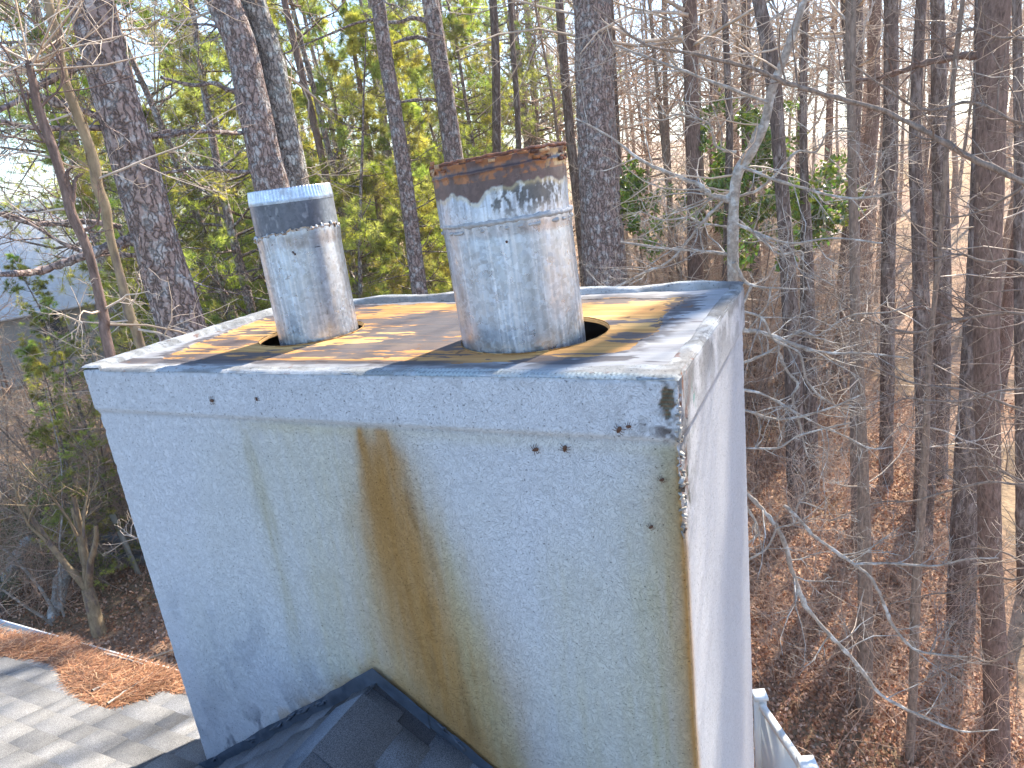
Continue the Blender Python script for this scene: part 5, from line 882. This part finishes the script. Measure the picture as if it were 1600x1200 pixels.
def named():
    for k, (nm, (name, lab, cat)) in enumerate(LABEL.items()):
        t = DATA['trees'][nm]; R = np.random.RandomState(50+k); bark = t['bark']; mt = MT[bark]
        P = trunk_extend(t['pts'], {'lichenT': 3, 'sapA': 4, 'sapB': 0, 'limbT': 4}.get(nm, 9), R)
        S_ = smooth_line(P, 4); S_[:, 3] = np.clip(S_[:, 3], .004, 1)
        base = S_[-1, :3]; root = empty(name, tuple(base), lab, cat)
        near = S_[:, 3].max() > .1
        G = Geo(); kk = 28 if near else 12
        # lumpy bark on the thick trunks
        if near:
            Pd = smooth_line(P, 14); n = len(Pd); a = np.linspace(0, 2*math.pi, kk+1); T = np.gradient(Pd[:, :3], axis=0); T /= np.linalg.norm(T, axis=1)[:, None]; u = np.cross(T, [0, 1, 0]); u /= np.linalg.norm(u, axis=1)[:, None]; w_ = np.cross(T, u)
            A, I = np.meshgrid(a, np.arange(n), indexing='ij'); zz = Pd[I, 2]
            per = np.cos(A)*3; lump = (fbm(per+9, zz*2.2+np.sin(A)*3, 3, k)-.5)*.16+(vn(np.cos(A)*9+20, zz*6+np.sin(A)*9, k)-.5)*.06
            r = np.clip(Pd[I, 3], .01, 1)*(1+lump); V = Pd[I][..., :3]+(np.cos(A)*r)[..., None]*u[I]+(np.sin(A)*r)[..., None]*w_[I]; G.grid(V)
        else:
            wobr = S_[:, 3]*(1+.10*(vn(S_[:, 2]*4, S_[:, 2]*0, k)-.5)*2); G.tube(S_[:, :3], wobr, kk)
        child(G, 'trunk', mt, root, True)
        C = Geo()
        for lb in t['limbs']:
            L = smooth_line(lb['pts'], 5); n = len(L); L[:, :3] += R.randn(n, 3)*np.clip(L[:, 3:4], 0, .02)*.18; G2 = Geo(); G2.tube(L[:, :3], np.clip(L[:, 3], .002, 1)*(1+.14*R.randn(n)), 8)
            for j in range(lb['tw']):
                x = R.uniform(.12, 1)*(n-1); i = int(min(x, n-2)); q = L[i, :3]; dd = unit(L[i+1, :3]-L[i, :3]); s = R.randn(3); s = unit(s-dd*(s@dd)); rr = np.interp(x, range(n), L[:, 3])
                grow(G2, q, dd*.6+s*.8+np.array([0, 0, .15]), lb['tl']*R.uniform(.5, 1.3), max(.0022, min(rr*.5, .009)), 2, R, .03, 4, .75, 4, .2, shrink=.5, minr=.0013)
            child(G2, 'limb', mt, root, True)
        up = S_[S_[:, 2] > 8.5] if nm not in ('sapB',) else S_[:3]
        cnt = 5 if nm in ('limbT', 'lichenT', 'tr23', 'tr24', 'poleI2', 'bigR', 'trR14', 'trR20', 'trR22', 'trR21') else 16
        for j in range(cnt):
            if len(up) < 2: break
            q = up[R.randint(0, len(up))]; a = R.uniform(0, 6.28); grow(C, q[:3], (math.cos(a), math.sin(a), R.uniform(-.2, .8)), R.uniform(.8, 3.0), max(.006, min(.03, q[3]*.4)), 2, R, .06, 5, .85, 3, .2, shrink=.5, minr=.0025)
        mid = S_[(S_[:, 2] < 8.5) & (S_[:, 2] > 1.5)]
        for j in range(10 if name != 'pine_tree' else 7):
            if len(mid) < 2: break
            q = mid[R.randint(0, len(mid))]; a = R.uniform(0, 6.28); grow(C, q[:3], (math.cos(a), math.sin(a), R.uniform(-.3, .5)), R.uniform(.3, 1.6), max(.004, min(.012, q[3]*.35)), 2, R, .0, 4, .8, 3, .2, shrink=.5, minr=.0018)
        if C.n: child(C, 'crown', mt if name == 'pine_tree' else MT['twig'], root)
        if name == 'pine_tree':     # high foliage, above the frame
            F = Geo(); cs = []; ds = []
            tp = S_[S_[:, 2] > 12]
            if len(tp) > 3:
                for j in range(90):
                    q = tp[R.randint(0, len(tp))][:3]; a = R.uniform(0, 6.28); l = R.uniform(.4, 2.4); cs.append(q+np.array([math.cos(a)*l, math.sin(a)*l, R.uniform(-.3, .6)])); ds.append(unit(R.randn(3)+np.array([0, 0, .6])))
                tuft(F, np.array(cs), np.array(ds), 30, .2, .004, R, np.tile([.17, .2, .06], (90, 1))*R.uniform(.6, 1.3, (90, 1))); child(F, 'foliage', MT['green'], root)
named()
# scar on the lichened trunk is a lump of resin
# ------------------------------------------------------------------ background woods
rr_ = random.Random(77)
FW = np.array([F0[0], F0[1]])/math.hypot(F0[0], F0[1]); RT = np.array([FW[1], -FW[0]])
def polar(a, d): a = math.radians(a); q = np.array(CAM[:2])+d*(math.cos(a)*FW+math.sin(a)*RT); return float(q[0]), float(q[1])
used = []
def free(x, y, m):
    if -7.2 < x < 3.6 and -8 < y < 2.2: return False
    if creek_d(np.array(x), np.array(y)) < 1.2 and y < 30: return False
    a_ = math.degrees(math.atan2((x-CAM[0])*RT[0]+(y-CAM[1])*RT[1], (x-CAM[0])*FW[0]+(y-CAM[1])*FW[1]))
    if -50 < a_ < -25 and math.hypot(x-CAM[0], y-CAM[1]) < (14.3 if m in (.7, .5) else 15.5): return False
    px_, py_ = x-1.1, y-.5; al = px_*.225+py_*.974; pe = abs(px_*.974-py_*.225)
    if 0 < al < 20 and pe < 2.6: return False
    px_, py_ = x+1.3, y; al = px_*.225+py_*.974; pe = abs(px_*.974-py_*.225)
    if 0 < al < 19 and pe < 2.0: return False
    for a, b in used:
        if (a-x)**2+(b-y)**2 < m*m: return False
    used.append((x, y)); return True
LM = [(15, 'the left edge of the view'), (85, 'the reddish crooked sapling'), (165, 'the tan crooked trunk'), (235, 'the thick leaning pine'), (330, 'the gap beside the small pipe'), (400, 'the thick brown pine trunk'), (455, 'the lichened trunk'), (500, 'the right side of the small pipe'), (570, 'the reddish pole between the pipes'), (630, 'the straight pine pole'), (700, 'the pine behind the rusted rim'), (790, 'the middle of the rusted rim'), (870, 'the right side of the wide pipe'), (940, 'the broad plated pine'), (1045, 'the very thin stem'), (1090, 'the thin trunk in the sky gap'), (1148, 'the pale lichened tree'), (1215, 'the dark knobbly trunk'), (1262, 'the dark trunk next to the holly'), (1335, 'the slim brown trunk below the holly'), (1390, 'the dark trunk under the mossy limb'), (1445, 'the stout dark trunk'), (1470, 'the trunk beyond the stout dark trunk'), (1515, 'the thick dark trunk near the right edge'), (1548, 'the tall reddish trunk'), (1595, 'the trunk at the right edge')]
def where(x, y, z=5.5):
    dx, dy, dz = x-CAM[0], y-CAM[1], z-CAM[2]; c = dx*F0[0]+dy*F0[1]+dz*F0[2]; p = 800+1089*(dx*R0[0]+dy*R0[1]+dz*R0[2])/c
    best = min(LM, key=lambda l: abs(l[0]-p)); o = p-best[0]
    if p < -10: return 'past the left edge of the view'
    if p > 1610: return 'past the right edge of the view'
    return ('straight behind ' if abs(o) < 9 else ('just right of ' if 0 < o < 28 else 'just left of ' if -28 < o < 0 else 'right of ' if o > 0 else 'left of '))+best[1]
TONE = {}
def scatter(protos, n, a0, a1, d0, d1, s0, s1, label, cat, group, m=1.0, dpow=1.0, tilt=.05):
    c = 0; tries = 0
    while c < n and tries < n*30:
        tries += 1; a = rr_.uniform(a0, a1); d = d0+(d1-d0)*rr_.random()**dpow; x, y = polar(a, d)
        if 12.5 < a < 19.5 and d > 14 and protos[0][0] == 'bare_tree' and rr_.random() < .72: continue
        if not free(x, y, m): continue
        pr = rr_.choice(protos); sc_ = rr_.uniform(s0, s1); place(pr, (x, y, float(gz(x, y))), rr_.uniform(0, 6.28), sc_, label+' '+where(x, y, 3 if cat in ('shrub', 'sapling') else 6), cat, group, rr_.gauss(0, tilt), rr_.uniform(0, 6.28)); c += 1
# green thicket behind the pipes and on the left
scatter(PINE, 11, -25, -2, 15, 22, .9, 1.15, 'nearer green pine', 'pine tree', 'young pines behind the pipes', 1.4)
scatter(PINE, 27, -29, 5, 22, 50, 1.0, 1.5, 'far green pine', 'pine tree', 'far pines behind the pipes', 1.8)
scatter([PINE[1], PINE[3]], 2, -36, -29, 15, 24, .42, .58, 'low green pine', 'pine tree', 'low pines on the left', 1.2)
scatter(TALLP, 4, -26, 2, 34, 60, 1, 1.2, 'tall high-crowned pine', 'pine tree', 'tall pines in the background', 2.5)
# bare woods on the right
scatter(BARE, 8, 14, 34, 12, 20, .9, 1.1, 'near bare tree', 'tree', 'bare trees right of the chimney, nearer rows', 1.5)
scatter(BARE, 38, 5, 38, 20, 50, .9, 1.2, 'mid-distance bare tree', 'tree', 'bare trees right of the chimney, middle rows', 1.6)
scatter(FARB, 40, 4, 38, 50, 95, .9, 1.25, 'distant bare tree', 'tree', 'bare trees right of the chimney, back rows', 2)
scatter(BARE, 14, -28, 6, 16, 50, .8, 1.1, 'bare tree among green pines', 'tree', 'bare trees among the pines', 1.6)
scatter([BARE[3], BARE[5]], 2, -44, -31, 12, 26, .6, .8, 'twiggy bare tree against sky', 'tree', 'bare trees on the left', 1.2)
# understorey
scatter(SAP, 125, 9, 37, 8.5, 24, .7, 1.15, 'thin tangled brown sapling', 'sapling', 'saplings in the right undergrowth', .42, tilt=.12)
scatter(SAP, 24, -26, 10, 13, 30, .8, 1.3, 'thin tangled sapling', 'sapling', 'saplings behind the chimney', .5, tilt=.12)
scatter(SAP, 26, -41, -30, 12, 26, .6, 1.1, 'thin twiggy sapling', 'sapling', 'saplings left of the chimney', .5, tilt=.15)
scatter([BUSH[0], BUSH[2]], 26, 14, 38, 7.5, 16, .4, .8, 'small grey green shrub', 'shrub', 'small shrubs on the right slope', .6)
scatter([BUSH[1], BUSH[0]], 14, -30, -4, 12, 20, .9, 1.5, 'leafy evergreen shrub', 'shrub', 'evergreen shrubs behind the pipes', .8)
scatter([BUSH[2], BUSH[0], BUSH[2]], 12, -40, -30, 15, 22, .8, 1.4, 'green shrub', 'shrub', 'shrubs left of the chimney', .7)
for px_a, d, s, lab in ((18.6, 15, 1.75, 'bright green holly growing in the brown woods right of the pale tree'),):
    x, y = polar(px_a, d); place(HOLLY, (x, y, float(gz(x, y))), 1, s, lab, 'holly tree', None)

# ------------------------------------------------------------------ leaf litter and brush (uncountable)
def litter():
    R = np.random.RandomState(3); n = 85000; a = np.radians(R.uniform(5, 42, n)); d = 5.5+R.rand(n)**1.1*16; x = CAM[0]+d*(np.cos(a)*FW[0]+np.sin(a)*RT[0]); y = CAM[1]+d*(np.cos(a)*FW[1]+np.sin(a)*RT[1])
    a2 = np.radians(R.uniform(-42, -26, 16000)); d2 = 8+R.rand(16000)*9; x = np.concatenate([x, CAM[0]+d2*(np.cos(a2)*FW[0]+np.sin(a2)*RT[0])]); y = np.concatenate([y, CAM[1]+d2*(np.cos(a2)*FW[1]+np.sin(a2)*RT[1])])
    k = (creek_d(x, y) > .9) & ~((x < 2.4) & (y < 1.3) & (x > -6.3)); x, y = x[k], y[k]; C = np.stack([x, y, gz(x, y)+.02+R.rand(len(x))*.03], 1)
    pal = np.array([(.46, .28, .18), (.36, .21, .13), (.56, .38, .27), (.26, .15, .10), (.64, .48, .37), (.42, .24, .14)]); cols = pal[R.randint(0, 6, len(x))]*R.uniform(.72, 1.15, (len(x), 1))*np.array([1.12, .94, .82])
    G = Geo(); leafquads(G, C, None, R.uniform(.016, .042, len(x)), cols, R, .6); tag(G.build('fallen_leaves', MT['leaf']), 'brown fallen leaves covering the forest floor', 'leaves', kind='stuff')
litter()
def brush():
    R = np.random.RandomState(8); G = Geo()
    for j in range(1500):
        if j < 1050: x, y = polar(R.uniform(6, 40), 8+R.rand()*24)
        else: x, y = polar(R.uniform(-44, 6), 16+R.rand()*16)
        if creek_d(np.array(x), np.array(y)) < 1: continue
        z = float(gz(x, y)); grow(G, (x, y, z-.05), (R.randn()*.5, R.randn()*.5, 1), R.uniform(.6, 2.2), .006, 2, R, .03, 4, .7, 3, .25, shrink=.55, minr=.002)
    for j in range(90):
        x, y = polar(R.uniform(11, 38), 7+R.rand()*13)
        if creek_d(np.array(x), np.array(y)) < .8 or (x < 3 and y < 3): continue
        z = float(gz(x, y)); grow(G, (x, y, z-.05), (R.randn()*.35, R.randn()*.35, 1), R.uniform(1.6, 3.8), .009, 2, R, .02, 6, .75, 3, .2, shrink=.5, minr=.0022)
    for j in range(160):
        x, y = polar(R.uniform(-40, -30), 14.5+R.rand()*8)
        z = float(gz(x, y)); grow(G, (x, y, z-.05), (R.randn()*.5, R.randn()*.5, 1), R.uniform(1.2, 3.0), .009, 2, R, .02, 6, .75, 3, .2, shrink=.5, minr=.0025)
    tag(G.build('undergrowth', MT['twig_red']), 'tangled brown brush covering the ground between the trees', 'undergrowth', kind='stuff')
brush()

# ------------------------------------------------------------------ white vinyl fence beside the creek slope
def fence():
    P1, P2 = map(np.array, DATA['fence']); root = empty('vinyl_fence', (P1[0], P1[1], 0), 'white vinyl privacy fence below the right side of the chimney', 'fence')
    d = P2-P1; dh = unit(np.array([d[0], d[1], 0])); ang = math.atan2(dh[1], dh[0]); Rm = np.array(Matrix.Rotation(ang, 3, 'Z')); ext = P2+d*1.1
    for P in (P1, P2, ext):
        G = Geo(); G.box((P[0], P[1], P[2]/2-.08), (.055, .055, P[2]/2-.03), Rm); o = child(G, 'post', MT['white'], root)
        C = Geo(); s = .072
        v = np.array([[-s, -s, 0], [s, -s, 0], [s, s, 0], [-s, s, 0], [-s, -s, .035], [s, -s, .035], [s, s, .035], [-s, s, .035], [-s*.8, -s*.8, .05], [s*.8, -s*.8, .05], [s*.8, s*.8, .05], [-s*.8, s*.8, .05]])@Rm.T+np.array([P[0], P[1], P[2]-.11+.0])
        C.add(v, [[3, 2, 1, 0], [0, 1, 5, 4], [1, 2, 6, 5], [2, 3, 7, 6], [3, 0, 4, 7], [4, 5, 9, 8], [5, 6, 10, 9], [6, 7, 11, 10], [7, 4, 8, 11], [8, 9, 10, 11]])
        c = bpy.data.objects.new('cap', C.mesh('cap', MT['white'])); COL.objects.link(c); c.parent = o; 
    for A, B in ((P1, P2), (P2, ext)):
        L = np.linalg.norm((B-A)[:2]); n = 1; G = Geo()
        for i in range(n):
            t0 = (.06+(L-.12)*i/n)/L; t1 = (.06+(L-.12)*(i+1)/n)/L; a = A+(B-A)*t0; b = A+(B-A)*t1; nn = np.array([-dh[1], dh[0], 0])*.011
            za, zb = a[2]-.22, b[2]-.22; nn = nn*(1 if i % 2 else .96); v = [[a[0], a[1], .1]-nn, [b[0], b[1], .1]-nn, [b[0], b[1], zb]-nn, [a[0], a[1], za]-nn, [a[0], a[1], .1]+nn, [b[0], b[1], .1]+nn, [b[0], b[1], zb]+nn, [a[0], a[1], za]+nn]
            G.add(v, [[0, 1, 2, 3], [7, 6, 5, 4], [3, 2, 6, 7], [0, 4, 5, 1], [0, 3, 7, 4], [1, 5, 6, 2]])
        child(G, 'panel', MT['white'], root)
        G = Geo(); nn = np.array([-dh[1], dh[0], 0])*.028
        for zt, zb in ((.16, .24),):
            a = A+(B-A)*(.055/L); b = A+(B-A)*(1-.055/L)
            v = [[a[0], a[1], a[2]-zb]-nn, [b[0], b[1], b[2]-zb]-nn, [b[0], b[1], b[2]-zt]-nn, [a[0], a[1], a[2]-zt]-nn, [a[0], a[1], a[2]-zb]+nn, [b[0], b[1], b[2]-zb]+nn, [b[0], b[1], b[2]-zt]+nn, [a[0], a[1], a[2]-zt]+nn]
            G.add(v, [[0, 1, 2, 3], [7, 6, 5, 4], [3, 2, 6, 7], [0, 4, 5, 1]])
        child(G, 'top_rail', MT['white'], root)
fence()

# ------------------------------------------------------------------ yard on the left
def yard():
    S_ = [np.array(p) for p in DATA['shrub'][0]]
    R = np.random.RandomState(4)
    # forked tan tree
    b = S_[0]; root = empty('crepe_myrtle', tuple(b), 'small forked tan tree standing in brown needles behind the roof edge', 'tree'); T = Geo(); C = Geo()
    top = b+np.array([-.1, .1, 1.0]); T.tube(smooth_line([[*(b-[0, 0, .1]), .13], [*(b+[.0, 0, .3]), .11], [*top, .10]], 4)[:, :3], np.linspace(.14, .10, 9), 14)
    for dx, dy, l in ((-.45, -.2, 1.9), (.05, .1, 1.8), (.25, .1, 1.4), (-.15, .3, 1.5)):
        grow(T, top-np.array([0, 0, .05]), (dx, dy, 1.1), l, .07, 0, R, .05, 0, n=8, k=10, wob=.1, r1=.5); grow(C, top+np.array([dx, dy, 1.1])*.9, (dx, dy, .9), l, .03, 2, R, .05, 7, .8, 4, .2, shrink=.6, minr=.003)
    child(T, 'trunk', MT['tan'], root, True); child(C, 'crown', MT['tan'], root)
    # retaining wall of grey blocks
    G = Geo(); c = S_[1]+np.array([-.9, .3, 0])
    for r in range(4):
        for k in range(9): G.box(c+np.array([-1.6+k*.46+(r % 2)*.23, .12*k*.4, .11+.2*r+R.rand()*.01]), (.222, .15, .095), np.array(Matrix.Rotation(.1+R.randn()*.02, 3, 'Z')))
    tag(G.build('retaining_wall', MT['stone']), 'low grey block retaining wall behind the forked tan tree', 'retaining wall')
    # leaning plank
    G = Geo(); p = S_[1]; G.box(p+np.array([-.15, 0, .75]), (.07, .02, .85), np.array(Matrix.Rotation(-.18, 3, 'Y'))); tag(G.build('plank', MT['planks']), 'pale wooden plank leaning upright against the grey block wall', 'plank')
    labs = ['pale peeling log lying nearest the needle pile left of the forked tree', 'long brown log stretched across the left yard', 'short thick grey log behind the long brown log', 'broken pale log tilted up at the left edge']
    for i, (off, an, L, r, el, m) in enumerate([((-1.6, .3, .35), 2.2, 2.2, .13, .5, 'pale'), ((-2.4, 1.4, .2), .5, 4.5, .14, .02, 'mid'), ((-3.2, 2.4, .3), .9, 1.8, .2, .1, 'lichen'), ((-3.0, .2, .6), 1.7, 1.9, .14, .65, 'pale')]):
        G = Geo(); c = S_[0]+np.array(off); d = np.array([math.cos(an)*math.cos(el), math.sin(an)*math.cos(el), math.sin(el)]); t = np.linspace(-.5, .5, 14); P = c+d*(t*L)[:, None]+R.randn(14, 3)*.012
        rad = r*(1+.12*R.randn(14)); rad[0] *= .7; rad[-1] *= .5; G.tube(P, rad, 12); G.tube([P[0], P[0]-d*.01], [rad[0], .001], 12); G.tube([P[-1], P[-1]+d*.05], [rad[-1], .001], 12); G.tube([P[5], P[5]+np.array([.1, .1, .5])], [r*.3, .01], 6)
        tag(G.build('log', MT[m], smooth=True), labs[i], 'log', 'logs in the left yard')
    # drooping pine boughs low at the far left are small pines
    # far house
    A, B = np.array(DATA['nh'][0]), np.array(DATA['nh'][1]); c = np.array([-34.5, 22.5]); root = empty('neighbour_house', (c[0], c[1], float(gz(c[0], c[1]))), 'distant house with a wide pale grey roof at the left', 'house')
    g0 = float(gz(c[0], c[1])); Rm = np.array(Matrix.Rotation(math.radians(60), 3, 'Z')); wl, dp, hw, hr = 9.0, 5.2, 4.0, 8.7
    def tr(v): return np.array(v)@Rm.T+np.array([c[0], c[1], 0])
    G = Geo(); hz = hw
    G.add(tr([[-wl, -dp, g0-1], [wl, -dp, g0-1], [wl, dp, g0-1], [-wl, dp, g0-1], [-wl, -dp, hz], [wl, -dp, hz], [wl, dp, hz], [-wl, dp, hz], [-wl, 0, hr-.1], [wl, 0, hr-.1]]), [[0, 1, 5, 4], [1, 2, 6, 5], [2, 3, 7, 6], [3, 0, 4, 7]])
    G.add(tr([[-wl, -dp, hz], [-wl, dp, hz], [-wl, 0, hr-.1], [wl, -dp, hz], [wl, dp, hz], [wl, 0, hr-.1]]), [[0, 2, 1], [3, 4, 5]]); child(G, 'wall', MT['siding'], root)
    G = Geo()
    for s in (-1, 1):
        v = tr([[-wl-.4, s*(dp+.5), hz-.35], [wl+.4, s*(dp+.5), hz-.35], [wl+.4, 0, hr], [-wl-.4, 0, hr]]); G.add(np.vstack([v, v-np.array([0, 0, .12])]), [[0, 1, 2, 3], [7, 6, 5, 4], [0, 4, 5, 1], [1, 5, 6, 2], [3, 7, 4, 0]])
    child(G, 'roof', MT['roofgrey'], root)
    for x in (-6, -2, 2, 6):
        for z in (1.6,):
            for s in (-1, 1):
                G = Geo(); v = tr([[x-.5, s*(dp+.03), g0+z], [x+.5, s*(dp+.03), g0+z], [x+.5, s*(dp+.03), g0+z+1.3], [x-.5, s*(dp+.03), g0+z+1.3]]); G.add(v, [[0, 1, 2, 3]]); child(G, 'window', MT['glass'], root)
yard()

# ------------------------------------------------------------------ hazy air
def haze():
    G = Geo(); G.box((0, 0, 22), (960, 960, 28)); m = bpy.data.materials.new('haze_air'); m.use_nodes = True; t = m.node_tree; t.nodes.remove(t.nodes['Principled BSDF'])
    v = t.nodes.new('ShaderNodeVolumePrincipled'); v.inputs['Color'].default_value = (1, .95, .9, 1); v.inputs['Density'].default_value = .0008; v.inputs['Anisotropy'].default_value = .3
    t.links.new(v.outputs[0], t.nodes['Material Output'].inputs['Volume']); tag(G.build('haze', m), kind='stuff')
haze()
